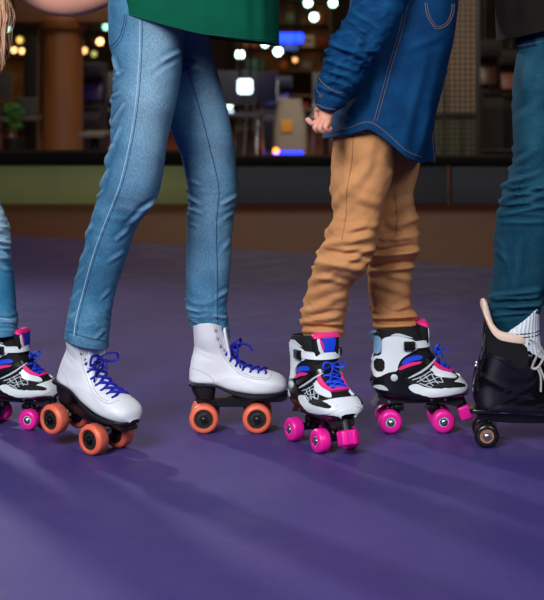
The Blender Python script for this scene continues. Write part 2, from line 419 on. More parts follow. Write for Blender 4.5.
def kid_skate():
    root = empty('roller_skate')
    L = lambda px, py: ((px-417.5)*S, (433-py)*S)
    K = lambda cx, cy: L(cx/4.8+370, cy/4.8+315)
    def sec(fx, fy, bx, by, w, eA=2.6, eB=2.4):
        f, b = L(fx, fy), L(bx, by); return (b[0], 0, b[1], f[0], 0, f[1], w/2, eA, eB)
    secs = [sec(420,327,379,331,.08), sec(427,335,377,338,.084), sec(430,346,377,349,.08), sec(434,355,376,358,.077), sec(440,363,375,370,.076,3),
            sec(446,368,375,384,.076,3.4), sec(452,372,382,395,.078,4), sec(458,376,402,398,.082,4), sec(463,380.5,425,398,.089,4),
            sec(467,385,445,398,.084,3.6), sec(469.5,389,460,397.5,.06,3), sec(470.5,393,468,396,.03,2.4)]
    bm = bmesh.new(); loft(bm, secs, 60, 80, lip=.02)
    boot = finish(bm, 'boot', M_blackf, root, label='black padded boot'); bv = bvh_of(boot)
    def pp(name, m, poly, thick=.002, smooth=2, off=0, label=None):
        for side in (-1, 1): patch(name, m, root, bv, [K(*p) for p in poly], 'side', side, thick, smooth, label=label, off=off)
    pp('cuff', M_whitep, [(60,112),(120,96),(165,104),(222,122),(240,160),(190,182),(152,208),(136,240),(136,268),(100,272),(72,290),(24,308),(26,205),(62,196),(74,150)], .0035, 2, label='white cuff')
    pp('heel_window', M_blackf, [(34,213),(76,210),(76,270),(34,274)], .0048, 1)
    pp('liner_fold', M_paleblue, [(30,104),(58,108),(68,150),(54,190),(28,194)], .003, 2, label='pale blue folded liner')
    pp('liner_collar', M_silver, [(95,100),(130,84),(175,96),(215,112),(170,104),(130,96)], .0045, 1)
    pp('blue_stripe', M_blue, [(150,236),(170,208),(205,196),(246,192),(262,212),(205,220),(168,236)], .0022, 2, label='blue stripe')
    pp('pink_stripe', M_pinkf, [(136,262),(150,244),(200,226),(250,224),(262,230),(195,244),(150,264)], .003, 2, label='pink stripe')
    pp('vamp_strap', M_black, [(150,290),(180,292),(305,222),(318,226),(322,206),(290,200),(200,262),(160,268)], .0042, 1)
    pp('strap_line', M_silver, [(184,300),(260,262),(316,218),(318,224),(265,270),(190,304)], .0052, 1)
    pp('shell', M_black, [(20,345),(30,316),(90,272),(132,272),(170,306),(196,330),(196,362),(240,380),(330,390),(470,366),(474,392),(380,402),(46,402),(36,380)], .005, 2, label='glossy black lower shell')
    pp('side_panel', M_whitep, [(182,338),(228,326),(262,346),(330,354),(415,346),(470,332),(474,352),(450,366),(380,376),(310,386),(240,378),(196,362)], .0055, 2, label='white side panel')
    pp('heel_flash', M_silver, [(30,338),(66,332),(92,352),(92,360),(40,352)], .0065, 1)
    pp('upper_panel', M_whitep, [(286,264),(312,256),(346,270),(380,284),(384,300),(356,296),(326,286)], .0028, 2, label='white upper panel')
    # web of pale lines
    for side in (-1, 1):
        bm = bmesh.new()
        for pl in ([(205,312),(250,296),(300,268)], [(228,322),(270,300),(300,286),(330,296)], [(240,300),(262,318),(300,312),(330,300),(350,304)], [(262,286),(280,306),(296,330),(318,346)],
                   [(300,282),(310,306),(332,330),(352,340)], [(268,334),(300,322),(340,322),(362,330)], [(240,326),(262,334),(290,344),(330,350)], [(340,300),(352,318),(356,344)]):
            q = []
            for p in catmull(pl, 16):
                x, z = K(*p); h, n, _, _ = bv.ray_cast(Vector((x, side*.2, z)), Vector((0, -side, 0)))
                if h: q.append(h+Vector((0, side*.0008, 0)))
            if len(q) > 2: tube(bm, q, .0011, 6)
        finish(bm, 'web_lines', M_silver, root, label='pale web of raised lines')
    # top: toe cap, lacing frame
    def tp(name, m, poly, thick, smooth=2, label=None): patch(name, m, root, bv, poly, 'top', 1, thick, smooth, label=label)
    shell_patch('toe_cap', M_whitep, root, boot, bv, lambda r, u: r >= 56 and .165 < u < .835, 60, 80, .0042, 'white toe cap')
    for uu in (.315, .685): shell_patch('toe_inset', M_blackf, root, boot, bv, lambda r, u: ((r-58)/9)**2+((u-uu-(.0055*(r-58))*(1 if uu < .5 else -1))/.05)**2 < 1, 60, 80, .0062, 'black toe inset')
    for s_ in (-1, 1):
        tp('lacing_edge', M_pinkf, [(.034,s_*.022),(.05,s_*.021),(.068,s_*.0175),(.077,s_*.013),(.077,s_*.019),(.066,s_*.0235),(.05,s_*.027),(.034,s_*.028)], .0048, 1, 'pink lacing edge')
        tp('facing', M_whitep, [(.034,s_*.0275),(.05,s_*.0265),(.068,s_*.023),(.078,s_*.02),(.088,s_*.024),(.078,s_*.031),(.055,s_*.034),(.034,s_*.034)], .004, 1, 'white lace facing')
    tp('lacing_edge', M_pinkf, [(.073,-.018),(.08,-.012),(.082,0),(.08,.012),(.073,.018),(.0745,0)], .0052, 1, 'pink lacing edge')
    # rivet
    for side in (-1, 1):
        x, z = K(118,298); h, n, _, _ = bv.ray_cast(Vector((x, side*.2, z)), Vector((0, -side, 0)))
        bm = bmesh.new(); lathe(bm, [(.0076, 0), (.0076, side*.0075), (.006, side*.009), (.002, side*.0093)], h, 'y', 24); finish(bm, 'rivet', M_silver, root)
    # wrap-around straps
    def wrap(name, m, zc, slope, hw, x0, thick, span=1.0, n=40, label=None, frm=-1.35, to=1.35, cx=None):
        bm = bmesh.new(); cx = cx if cx is not None else (x0-.03); rows = []
        for i in range(n+1):
            a = frm+(to-frm)*i/n; d = Vector((math.cos(a), math.sin(a), 0)); row = []
            for q in (-1, -.9, .9, 1):
                zz = zc+slope*(math.cos(a)-.5)+hw*q
                o = Vector((cx, 0, zz)); h, nn, _, _ = bv.ray_cast(o+d*.25, -d)
                if h is None: h = o+d*.04
                row.append(h+d*(thick if abs(q) < .95 else -.001))
            rows.append([bm.verts.new(p) for p in row])
        for a, b in zip(rows, rows[1:]):
            for k in range(3): bm.faces.new((a[k], a[k+1], b[k+1], b[k]))
        bm.faces.new(rows[0]); bm.faces.new(rows[-1])
        return finish(bm, name, m, root, label=label)
    zs = K(250,143)[1]
    wrap('ankle_strap', M_whitep, zs, 0.0, .0075, .02, .006, label='white ankle strap', cx=-.02, frm=-1.5, to=1.5)
    for side in (-1, 1):
        x, z = K(190,145); h, n, _, _ = bv.ray_cast(Vector((x, side*.2, z)), Vector((0, -side, 0)))
        bm = bmesh.new(); box(bm, h+Vector((0, side*.007, 0)), (.024, .008, .019), .002); box(bm, h+Vector((.002, side*.0115, 0)), (.016, .003, .012), .001)
        finish(bm, 'buckle', M_black, root)
    # tongue
    a, b = L(424.5,324), L(428,352)
    bm = bmesh.new(); loft(bm, [(a[0]-.012,0,a[1],a[0]+.008,0,a[1]+.001,.022,3,3), (a[0]-.012,0,a[1]-.004,a[0]+.012,0,a[1]-.004,.029,3,3), (a[0]-.012,0,a[1]-.018,a[0]+.014,0,a[1]-.02,.03,3,3), (b[0]-.008,0,b[1],b[0]+.006,0,b[1],.026,3,3)], 40, 30)
    tg = finish(bm, 'tongue', M_blackf, root, label='black padded tongue'); tb = bvh_of(tg)
    bm = bmesh.new(); loft(bm, [(a[0]-.013,0,a[1],a[0]+.009,0,a[1]+.0025,.023,3,3), (a[0]-.012,0,a[1]-.003,a[0]+.0135,0,a[1]-.003,.0302,3,3), (a[0]-.0,0,a[1]-.009,a[0]+.0145,0,a[1]-.008,.0305,3,3)], 40, 14); finish(bm, 'tongue_rim', M_pinkf, tg, label='pink tongue rim')
    def front(name, m, poly, thick, label=None):
        bm = bmesh.new(); vs = [bm.verts.new((.3, y, z)) for y, z in chaikin(poly, 1)]; f = bm.faces.new(vs); bmesh.ops.triangulate(bm, faces=[f])
        for _ in range(3):
            le = [e for e in bm.edges if e.calc_length() > .006]
            if le: bmesh.ops.subdivide_edges(bm, edges=le, cuts=1); bmesh.ops.triangulate(bm, faces=bm.faces)
        for v in bm.verts:
            h, n, _, _ = tb.ray_cast(v.co, Vector((-1, 0, 0)))
            if h is None: h, n, _, _ = tb.find_nearest(Vector((.02, v.co.y, v.co.z)))
            v.co = h+Vector((thick, 0, 0))
        g = bmesh.ops.extrude_edge_only(bm, edges=[e for e in bm.edges if e.is_boundary])
        for v in g['geom']:
            if isinstance(v, bmesh.types.BMVert): v.co.x -= thick+.001
        finish(bm, name, m, tg, label=label)
    zt = a[1]
    front('tongue_panel', M_blue, [(-.017,zt-.006),(.019,zt-.006),(.016,zt-.03),(.008,zt-.045),(-.004,zt-.045),(-.01,zt-.03)], .0012, 'blue tongue panel')
    front('tongue_stripe', M_whitep, [(-.026,zt-.006),(-.019,zt-.006),(-.008,zt-.04),(-.02,zt-.04)], .0014, 'white tongue stripe')
    front('tongue_stripe', M_pinkf, [(-.021,zt-.01),(-.016,zt-.01),(-.009,zt-.03),(-.013,zt-.036)], .002, 'pink tongue stripe')
    # laces
    out = Vector((.6, 0, .8)); bm = bmesh.new(); rows = [L(439,361), L(445,366), L(450,370), L(454,373)]
    for i in range(3):
        for sg in (-1, 1):
            q = arcpts(bv, rows[i], rows[i+1], [sg*.019*(1-2*k/10) for k in range(11)], out, .003 if sg > 0 else .0045); tube(bm, q, .002, 7, flat=.7)
    for i in range(4):
        q = arcpts(bv, rows[i], rows[i], [.02*(1-2*k/10) for k in range(11)], out, .002); tube(bm, q, .002, 7, flat=.7)
    kx = L(434,351); q0 = Vector((kx[0]+.006, 0, kx[1]))
    tube(bm, [q0, q0+Vector((.006,.004,-.012)), Vector((rows[0][0]+.004, .012, rows[0][1]+.004))], .002, 7)
    lc = finish(bm, 'laces', M_blue, root, label='blue laces')
    bow(lc, q0+Vector((.002,0,-.004)), M_blue, .0024, .62, .075, .02)
    # pull tab at the back
    bm = bmesh.new(); x, z = L(377,333)
    tube(bm, [(x+.006,-.006,z-.004), (x-.002,-.006,z-.003), (x-.006,0,z-.008), (x-.003,.006,z-.018), (x+.006,.006,z-.022)], .005, 10, sub=18, flat=.5)
    finish(bm, 'pull_tab', M_paleblue, root)
    # plate, trucks, wheels, toe stop
    bm = bmesh.new()
    prism(bm, [K(44,404), K(455,398), K(462,430), K(430,452), K(385,440), K(340,432), K(120,434), K(66,436), K(22,444)], -.02, .02, .002)
    pl = finish(bm, 'plate', M_plate, root)
    bm = bmesh.new(); prism(bm, [K(42,406), K(54,408), K(34,446), K(18,444)], -.0215, .0215, .001); finish(bm, 'plate_end', M_metal, pl)
    bm = bmesh.new()
    for c_ in ((100,424),(305,414),(372,413)):
        x, z = K(*c_)
        for sy in (-1, 1): lathe(bm, [(.003,sy*.019),(.003,sy*.0215),(.001,sy*.022)], (x,0,z), 'y', 12)
    finish(bm, 'bolt', M_metal, pl)
    trucks(root, .113, .0245, .076, .052, M_darkmetal, M_black)
    for sx in (-1, 1):
        for sy in (-1, 1): wheel(root, (sx*.0565, sy*.033, .0245), .0245, .028, sy, M_pink, M_silver, None, .42)
    bm = bmesh.new()
    rot = Matrix.Rotation(R(-18), 3, 'Y')
    box(bm, (.107,0,.037), (.026,.036,.03), .005, rot, 3)
    for yy in (-.009, .009): box(bm, (.1205,yy,.04), (.003,.004,.026), .001, rot)
    ts = finish(bm, 'toe_stop', M_pink, root, label='pink toe stop block')
    bm = bmesh.new(); tube(bm, [(.104,0,.048), (.094,0,.07)], .011, 16); finish(bm, 'toe_stop_stem', M_sole, ts)
    return root

def black_skate():
    root = empty('roller_skate')
    q = 3.05/F
    L = lambda px, py: ((px-487-.08/q)*q, (448.6-py)*q)
    X = lambda cx, cy: L(cx/3.87+470, cy/3.87+295)
    def sec(fx, fy, bx, by, w, eA=2.6, eB=2.4):
        f, b = L(fx, fy), L(bx, by); return (b[0], 0, b[1], f[0], 0, f[1], w/2, eA, eB)
    secs = [sec(531,340,484,332,.1), sec(536,350,483,345,.095), sec(545,362,481,358,.09), sec(556,372,477,375,.086,3), sec(566,380,474,395,.088,3.4),
            sec(576,386,480,412,.09,4), sec(584,390,505,414,.094,4), sec(592,395,540,414,.1,4), sec(599,400,570,414,.1,3.6), sec(604,405,592,413,.07,3), sec(606,409,602,412,.03,2.4)]
    def post(p, u, v):
        if v < .16:
            k = (1-v/.16); bk = max(0, math.cos(2*math.pi*u))
            p = p+Vector((0, 0, k*.055*bk**2.5))
        return p
    def dsp(p, u, v): return -.0012*math.exp(-((p.x+.06)*.5+(p.z-.13))**2/.004**2)-.0012*math.exp(-((p.x+.02)*.6-(p.z-.11))**2/.004**2)+.0008*noise.noise(p*30), 0
    bm = bmesh.new(); loft(bm, secs, 64, 80, disp=dsp, post=post, lip=.03)
    boot = finish(bm, 'boot', mat('black_patent', (10,10,12), .14, coat=1, bump=.06, bscale=30), root, label='glossy black boot'); bv = bvh_of(boot)
    # cream rolled lining following the collar
    bm = bmesh.new()
    ring = [v.co.copy() for v in boot.data.vertices[0:64]]
    c = sum(ring, Vector())/64
    n_ = 64; prof = [(-.001,-.012),(.003,-.010),(.0045,-.002),(.002,.005),(-.004,.007),(-.009,.002),(-.010,-.014)]
    rows = []
    for i in range(n_):
        p = ring[i]; d = Vector((p.x-c.x, p.y, 0)).normalized()
        rows.append([bm.verts.new(p+d*a+Vector((0,0,b))) for a, b in prof])
    for i in range(n_):
        a, b = rows[i], rows[(i+1)%n_]
        for k in range(len(prof)-1): bm.faces.new((a[k], a[k+1], b[k+1], b[k]))
    finish(bm, 'lining', M_cream, root, label='cream padded lining')
    def sk_(ax, ay, bx, by, t): a, b = L(ax, ay), L(bx, by); return (a[0],0,a[1],b[0],0,b[1],t,2.1,2.1)
    bm = bmesh.new(); loft(bm, [sk_(505,336,541,307,.046), sk_(502,341,541,315,.046), sk_(498,348,541,330,.044), sk_(496,354,542,345,.042), sk_(495,364,545,360,.036)], 120, 40, disp=lambda p,u,v: (.0008*math.sin(u*2*math.pi*30),0), lip=.02)
    sk = finish(bm, 'sock', M_sock, root, label='white ribbed sock cuff')
    bm = bmesh.new(); sb = bvh_of(sk)
    for py in (334, 337.5):
        pts = []
        for i in range(24):
            a = -math.pi*.95+i*math.pi*1.9/23; o = Vector((L(520,0)[0], 0, L(0,py)[1])); d = Vector((math.cos(a), math.sin(a), .05*math.cos(a)))
            h, n, _, _ = sb.ray_cast(o+d*.2, -d)
            if h: pts.append(h)
        tube(bm, pts, .0013, 6)
    finish(bm, 'sock_stripe', M_sockstripe, sk)
    # shell, sole, plate
    for side in (-1, 1):
        patch('ankle_shell', MATS['black_patent'], root, bv, [X(*p) for p in ((22,345),(45,250),(110,240),(160,300),(210,300),(290,380),(420,430),(420,460),(60,458),(20,420))], 'side', side, .003, 2, label='glossy black moulded shell')
        patch('instep_guard', MATS['black_patent'], root, bv, [X(*p) for p in ((165,372),(150,340),(192,306),(232,322),(286,366),(330,392),(300,410),(250,392))], 'side', side, .0045, 2)
        patch('side_panel', M_blackf, root, bv, [X(*p) for p in ((60,110),(110,190),(215,180),(230,270),(190,290),(150,240),(70,235))], 'side', side, .002, 1)
    sl = [(x_-.015, w_) for x_, w_ in ((-.098,.06),(-.09,.075),(-.05,.08),(0,.082),(.06,.1),(.1,.1),(.135,.085),(.158,.05),(.166,.015))]
    bm = bmesh.new(); loft(bm, [(x,0,.066,x,0,.077,w/2-.003,6,6) for x, w in sl], 32, 50); finish(bm, 'sole', M_black, root)
    bm = bmesh.new(); prism(bm, [(-.1,.066),(.13,.066),(.135,.058),(.1,.05),(.03,.046),(-.03,.046),(-.095,.05)], -.02, .02, .003); finish(bm, 'plate', M_black, root)
    bm = bmesh.new(); 
    for side in (-1, 1): tube(bm, [(-.065,side*.0365,.0715), (-.03,side*.0378,.0715)], .0015, 6)
    finish(bm, 'sole_trim', M_silver, root)
    trucks(root, .16, .025, .08, .05, M_metal, M_black)
    for sx in (-1, 1):
        for sy in (-1, 1): wheel(root, (sx*.08, sy*.036, .025), .025, .03, sy, mat('black_urethane', (22,20,22), .25), M_tan, None, .55)
    # laces
    out = Vector((.6,0,.8)); bm = bmesh.new()
    rows = [L(532,343), L(540,352), L(549,361), L(560,369), L(570,377)]
    for i in range(4):
        for sg in (-1, 1):
            qq = arcpts(bv, rows[i], rows[i+1], [sg*.026*(1-2*k/10) for k in range(11)], out, .003); tube(bm, qq, .0023, 7, flat=.7)
    lc = finish(bm, 'laces', M_glace, root)
    bm = bmesh.new(); bx, bz = L(534,341); y = -.052
    tube(bm, [(bx-.012,-.034,bz+.002),(bx,-.05,bz+.001),(bx+.014,-.056,bz-.012),(bx+.018,y,bz-.03),(bx+.006,y,bz-.052),(bx-.004,-.05,bz-.052),(bx+.002,-.052,bz-.034),(bx+.012,-.05,bz-.018)], .0027, 7, sub=50, flat=.6)
    tube(bm, [(bx+.004,-.05,bz-.05),(bx+.012,-.054,bz-.07),(bx+.012,-.056,bz-.1)], .0024, 7, sub=18, flat=.6)
    tube(bm, [(bx+.01,-.05,bz-.05),(bx+.02,-.056,bz-.075),(bx+.025,-.058,bz-.09)], .0024, 7, sub=18, flat=.6)
    finish(bm, 'lace_bow', M_glace, lc)
    for e in ((222,188),(232,235),(245,284)):
        x, z = X(*e)
        for side in (-1, 1):
            h, n, _, _ = bv.ray_cast(Vector((x, side*.2, z)), Vector((0, -side, 0)))
            if h:
                bm = bmesh.new(); box(bm, h+Vector((0,side*.002,0)), (.011,.004,.004), .001, Matrix.Rotation(R(12),3,'Y')); finish(bm, 'lace_hook', M_metal, root)
    return root

def place(sk, px, py, yaw, contact, pitch=0, wf=None):
    """put the wheel whose contact point is `contact` (local) at floor pixel (px,py)"""
    d = F*H/(py-YH); w = Vector(((px-272)/F*d, d, 0))
    rz = Matrix.Rotation(R(yaw), 3, 'Z')
    if pitch:
        piv = Vector(wf); m = Matrix.Rotation(R(pitch), 3, 'Y')
        loc = piv-m@piv       # pitch about the front axle
        sk.rotation_euler = (0, R(pitch), R(yaw))
        sk.location = w-rz@Vector(contact)+rz@loc
    else:
        sk.rotation_euler = (0, 0, R(yaw)); sk.location = w-rz@Vector(contact)
    return sk

def in_boot(sk, z, x=-.04):
    bpy.context.view_layer.update(); return sk.matrix_world@Vector((x, 0, z))
ws = white_skate()
G = 'roller skates worn on the rink'
ws2 = copy_tree(ws)
place(ws, 257, 434.5, 0, (.0565,-.052,0))
tag(ws, 'white leather roller skate with blue laces and orange wheels flat on the floor', 'roller skate', G)
place(ws2, 88.5, 456, -37, (.0565,-.052,0), 13, (.0565,0,.031))
tag(ws2, 'white leather roller skate with orange wheels, tilted with its heel lifted', 'roller skate', G)
ks = kid_skate(); ks2 = copy_tree(ks); ks3 = copy_tree(ks); ks4 = copy_tree(ks)
place(ks, 444, 434, 2, (.0565,-.047,0))
tag(ks, 'black and white skate with pink wheels seen side on under tan trousers', 'roller skate', G)
place(ks2, 314.5, 453.5, -63, (.0565,-.047,0))
tag(ks2, 'black and white skate with pink wheels turned toward the viewer, toe stop showing', 'roller skate', G)
ks3.scale = (.9,.9,.9); place(ks3, 26.5, 431, -20, (.0508,-.0423,0))
tag(ks3, 'black and white skate with pink wheels at the left edge under faded jeans', 'roller skate', G)
ks4.location = (-.86, 3.5, 0); ks4.rotation_euler = (0, 0, R(-20))
tag(ks4, 'black and white skate with pink wheels, second of the pair beyond the left edge', 'roller skate', G)
bs = black_skate(); bs2 = copy_tree(bs)
place(bs, 487, 449, -4, (-.08,-.051,0))
tag(bs, 'glossy black roller skate with cream lining and grey laces at the right edge', 'roller skate', G)
bs2.location = (.98, 3.42, 0); bs2.rotation_euler = (0, 0, R(6))
tag(bs2, 'glossy black roller skate of the far foot beyond the right edge', 'roller skate', G)

# ------------------------------------------------------------------ people
def px_of(p): return 272+p.x/p.y*F, YH-(p.z-H)/p.y*F
def seg_d(x, y, s):
    x1, y1, x2, y2 = s[:4]; dx, dy = x2-x1, y2-y1; l2 = dx*dx+dy*dy or 1
    t = max(0, min(1, ((x-x1)*dx+(y-y1)*dy)/l2)); cx, cy = x1+dx*t, y1+dy*t
    side = ((x-x1)*dy-(y-y1)*dx)
    return math.hypot(x-cx, y-cy), math.copysign(1, side) if side else 1, t
def cloth_disp(folds, amp=.0012, freq=9, bunch=(), fade=None, seed=0, hem=None, fw=1, fa=1):
    """folds: (x1,y1,x2,y2,amp_mm,width) ridges (or creases if negative) on the side seen; bunch: (y0,y1,amp_mm,freq)"""
    def f(p, u, v):
        x, y = px_of(p); d = 0
        back = u > .5
        if back: x = x+7; y = y+11
        for s in folds:
            w = s[5]*fw
            if abs(y-(s[1]+s[3])/2) > abs(s[3]-s[1])/2+3*w+2: continue
            r, sd, t = seg_d(x, y, s); g = math.exp(-(r/w)**2); taper = .35+.65*math.sin(math.pi*min(1, max(0, t)))**.6
            g2 = math.exp(-((r-w*1.3*(1 if sd > 0 else -1)*sd)/(w))**2) if r < 4*w else 0
            d += fa*1.45*s[4]*.001*g*taper-fa*.8*s[4]*.001*taper*math.exp(-((r-1.6*w)/(w*.8))**2)
        for y0, y1, a, fr in bunch:
            if y0 < y < y1:
                e = math.sin(math.pi*(y-y0)/(y1-y0))**.7
                q = Vector((math.cos(2*math.pi*u)*.9, math.sin(2*math.pi*u)*.9+seed, y/fr+.5*math.sin(2*math.pi*u+seed)))
                n = 1-2*abs(noise.noise(q)); n2 = 1-2*abs(noise.noise(q*2.1+Vector((5,0,0))))
                d += 1.5*a*.001*e*(n*.9+n2*.5-.5)
        q = Vector((p.x*freq, p.y*freq, p.z*freq*1.3+seed))
        d += amp*noise.noise(q)+amp*.5*noise.noise(q*2.3)
        if hem and y > hem: d += .0012
        w = 0
        if fade: w = fade(x, y, u)
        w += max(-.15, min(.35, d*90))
        return d, max(0, min(1, w))
    return f
def camline(o, pts, r, m, parent, name='seam', n=60, off=.0004, origin=None, dash=False, label=None):
    """stitching laid on the cloth along a line"""
    bv = BVHTree.FromPolygons([v.co+Vector(origin) for v in o.data.vertices], [tuple(p.vertices) for p in o.data.polygons])
    cam = Vector((0, 0, H)); q = []
    for p in catmull(pts, n):
        d = (P(p[0], p[1], 3)-cam).normalized(); h, nn, _, _ = bv.ray_cast(cam, d)
        if h:
            if nn.dot(d) > 0: nn = -nn
            if not q or (h-q[-1]).length < .03: q.append(h+nn*off)
    if len(q) < 3: return None
    bm = bmesh.new()
    if dash:
        for i in range(0, len(q)-2, 3): tube(bm, q[i:i+3], r, 5)
    else: tube(bm, q, r, 5)
    return finish(bm, name, m, parent, origin=origin, label=label)

def skin_body(parent, joints, edges, origin, extra=None, name='body', lbl=None):
    """one continuous body grown over a skeleton"""
    me = bpy.data.meshes.new(name); names = list(joints)
    me.from_pydata([Vector(joints[k][0])-Vector(origin) for k in names], [(names.index(a), names.index(b)) for a, b in edges], [])
    o = bpy.data.objects.new(name, me); C.objects.link(o)
    md = o.modifiers.new('skin', 'SKIN'); md.use_smooth_shade = True
    for i, k in enumerate(names):
        r = joints[k][1]; r = r if isinstance(r, tuple) else (r, r)
        me.skin_vertices[0].data[i].radius = r; me.skin_vertices[0].data[i].use_root = (i == 0)
    sb = o.modifiers.new('sub', 'SUBSURF'); sb.levels = 2; sb.render_levels = 2
    dg = bpy.context.evaluated_depsgraph_get(); ev = o.evaluated_get(dg)
    bm = bmesh.new(); bm.from_mesh(ev.to_mesh()); ev.to_mesh_clear()
    bpy.data.objects.remove(o)
    if extra: extra(bm)
    b = finish(bm, name, M_skin, parent, sharp=80, label=lbl)
    return b
def head(bm, c, ang, s=.095):
    """head with brow, nose, lips, ears; faces direction ang"""
    c = Vector(c); r = bmesh.ops.create_uvsphere(bm, u_segments=40, v_segments=28, radius=1)
    rot = Matrix.Rotation(ang, 3, 'Z')
    for v in r['verts']:
        x, y, z = v.co
        X_, Y_, Z_ = x*s*.98, y*s*.78, z*s*1.2
        if z < 0: Y_ *= 1-.28*(-z)**1.5; X_ *= 1-.1*(-z) if x > 0 else 1-.35*(-z)
        fr = max(0, x)
        X_ += s*.22*math.exp(-(y/.13)**2-((z+.12)/.16)**2)*fr
        X_ += s*.05*math.exp(-(y/.25)**2-((z+.5)/.07)**2)*fr
        for sg in (-1, 1): X_ -= s*.07*math.exp(-((y-sg*.36)/.15)**2-((z-.08)/.1)**2)*fr
        X_ += s*.05*math.exp(-((z-.24)/.09)**2)*fr
        for sg in (-1, 1): Y_ += sg*s*.16*math.exp(-((x+.02)/.13)**2-((z+.02)/.2)**2)*(1 if y*sg > .6 else 0)
        v.co = c+rot@Vector((X_, Y_, Z_))
def hair_cap(parent, c, ang, origin, m, s=.1, long=0):
    bm = bmesh.new(); r = bmesh.ops.create_uvsphere(bm, u_segments=48, v_segments=32, radius=1); rot = Matrix.Rotation(ang, 3, 'Z')
    kill = []
    for v in r['verts']:
        x, y, z = v.co
        if (x > .35 and z < .45) or z < -.75: kill.append(v)
        k = 1+.03*math.sin(math.atan2(y, x)*22)+.03*noise.noise(Vector((x,y,z))*4)
        zz = z*s*1.26
        if z < 0: zz = z*(s*1.26+long)
        v.co = Vector(c)+rot@Vector((x*s*1.06*k-.006, y*s*.9*k, zz+.01))
    bmesh.ops.delete(bm, geom=kill, context='VERTS')
    g = bmesh.ops.solidify(bm, geom=bm.faces, thickness=.006)
    return finish(bm, 'hair', m, parent, origin=origin)

# ---- girl in the middle: light jeans, green shirt
O2 = Vector((-.2, 3.14, 0))
p2 = empty('person', O2, 'person in a green shirt and light blue jeans skating in white skates', 'person')
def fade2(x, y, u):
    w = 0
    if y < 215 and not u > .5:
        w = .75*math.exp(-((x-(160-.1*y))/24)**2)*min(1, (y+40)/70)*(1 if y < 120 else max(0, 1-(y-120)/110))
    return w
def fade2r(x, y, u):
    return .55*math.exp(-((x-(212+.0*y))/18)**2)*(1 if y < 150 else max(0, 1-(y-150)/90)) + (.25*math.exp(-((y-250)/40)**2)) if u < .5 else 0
near = [(116,-60,190,-60,3.08,.085), (110,-20,188,-20,3.08,.085), (108.5,15,186,15,3.07,.085), (109,40,184,40,3.07,.083), (112.5,60,182.5,60,3.06,.08), (113,80,180,82,3.05,.076), (112,100,176,105,3.04,.072),
        (111,120,170.5,127,3.04,.068), (110,143,166,150,3.03,.063), (106.5,165,163.5,168,3.03,.06), (101,188,160,188,3.03,.058), (96,205,153,206,3.04,.055), (89,228,137,226,3.05,.05),
        (84,248,129,250,3.06,.047), (77,271,120,277,3.07,.043), (72.5,292,113.5,300,3.08,.041), (68,315,109.5,322,3.07,.05), (65.5,330,108.5,337,3.066,.054), (65.5,338,108,347,3.066,.055)]
folds_n = [(113,57,118,75,2.5,2.2), (113,80,122,70,2.5,2), (110,98,120,92,2,2), (112,125,124,104,3,2.2), (111,150,120,128,2.5,2.2), (104,168,113,146,3,2.2), (99,190,108,170,2.5,2), (95,200,103,190,2,1.8),
           (150,205,128,226,3,3), (157,200,138,212,2.5,2.5), (130,228,116,240,2,2.5), (124,252,108,262,1.5,2.5), (84,240,92,225,2,2), (80,262,87,248,2,2), (75,280,83,268,1.6,2), (72,300,80,290,1.6,2), (70,318,79,309,1.6,2),
           (104,330,95,338,1.5,2.5), (110,290,100,300,1.2,2.2), (163,60,180,52,1.8,3), (150,75,176,58,-1.5,3), (85,325,96,322,1.2,2)]
far = [(150,-60,206,-60,3.2,.08), (150,-20,206,-20,3.2,.08), (152,15,207,15,3.2,.078), (155,40,210,40,3.21,.076), (158,70,217,70,3.21,.074), (161,95,224,95,3.22,.07), (166,115,228.5,115,3.22,.066), (173,137,233,137,3.22,.062),
       (181,155,235.5,155,3.23,.058), (186,178,237,178,3.23,.055), (189,197,237.5,195,3.23,.053), (187.5,215,234,217,3.23,.05), (186.5,243,232,243,3.235,.047), (186,270,230.5,270,3.235,.045), (186.5,290,228,290,3.235,.041), (187,306,226,306,3.235,.04),
       (189,318,228,322,3.235,.037), (190,325,229.5,338,3.235,.033)]
folds_f = [(187,196,200,204,2.5,2.2), (188,208,202,213,2,2), (236,196,222,204,2.2,2.5), (235,212,224,218,1.8,2), (187,222,198,226,1.6,2), (228,290,216,298,1.5,2.5), (188,308,200,312,1.8,2.2), (228,318,214,316,2,2.2), (190,320,204,325,1.5,1.8),
           (180,75,200,64,1.5,3), (184,62,205,70,1.5,3), (231,240,222,250,1.3,2.5), (190,180,200,185,1.2,2.5)]
bm = bmesh.new()
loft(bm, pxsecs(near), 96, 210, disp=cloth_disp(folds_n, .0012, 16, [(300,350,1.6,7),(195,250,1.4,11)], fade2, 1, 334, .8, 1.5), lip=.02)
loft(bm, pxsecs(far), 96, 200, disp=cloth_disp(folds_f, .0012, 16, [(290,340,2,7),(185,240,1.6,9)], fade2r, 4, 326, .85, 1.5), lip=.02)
j2 = finish(bm, 'jeans', M_denim, p2, origin=O2, sharp=80, label='light blue faded jeans')
camline(j2, [(140,20),(139,60),(136,100),(130,140),(121,180),(112,205),(100,235),(91,262),(83,292),(76,320),(74,336)], .0008, M_stitch, j2, origin=O2, n=180, label='pale outer side seam')
camline(j2, [(142.5,20),(141.5,60),(138.5,100),(132.5,140),(123.5,180),(114.5,205),(102.5,235),(93.5,262),(85.5,292),(78.5,320),(76.5,336)], .0007, M_dstitch, j2, origin=O2, n=180)
for dx in (0, 4.5):
    camline(j2, [(181+dx*.6,58),(188+dx,85),(197+dx,115),(206+dx,150),(212+dx,175),(214.5+dx,192),(212.5+dx,215),(212+dx,240),(213+dx,280),(213+dx,318),(214+dx,330)], .0009, M_dstitch, j2, origin=O2, n=180)
camline(j2, [(183,62),(190.5,90),(199.5,118),(208.5,152),(214.5,175),(217,192),(215,215),(214.5,240),(215.5,280),(215.5,318)], .00035, mat('mid_stitch', (110,150,178), .9), j2, origin=O2, n=180)
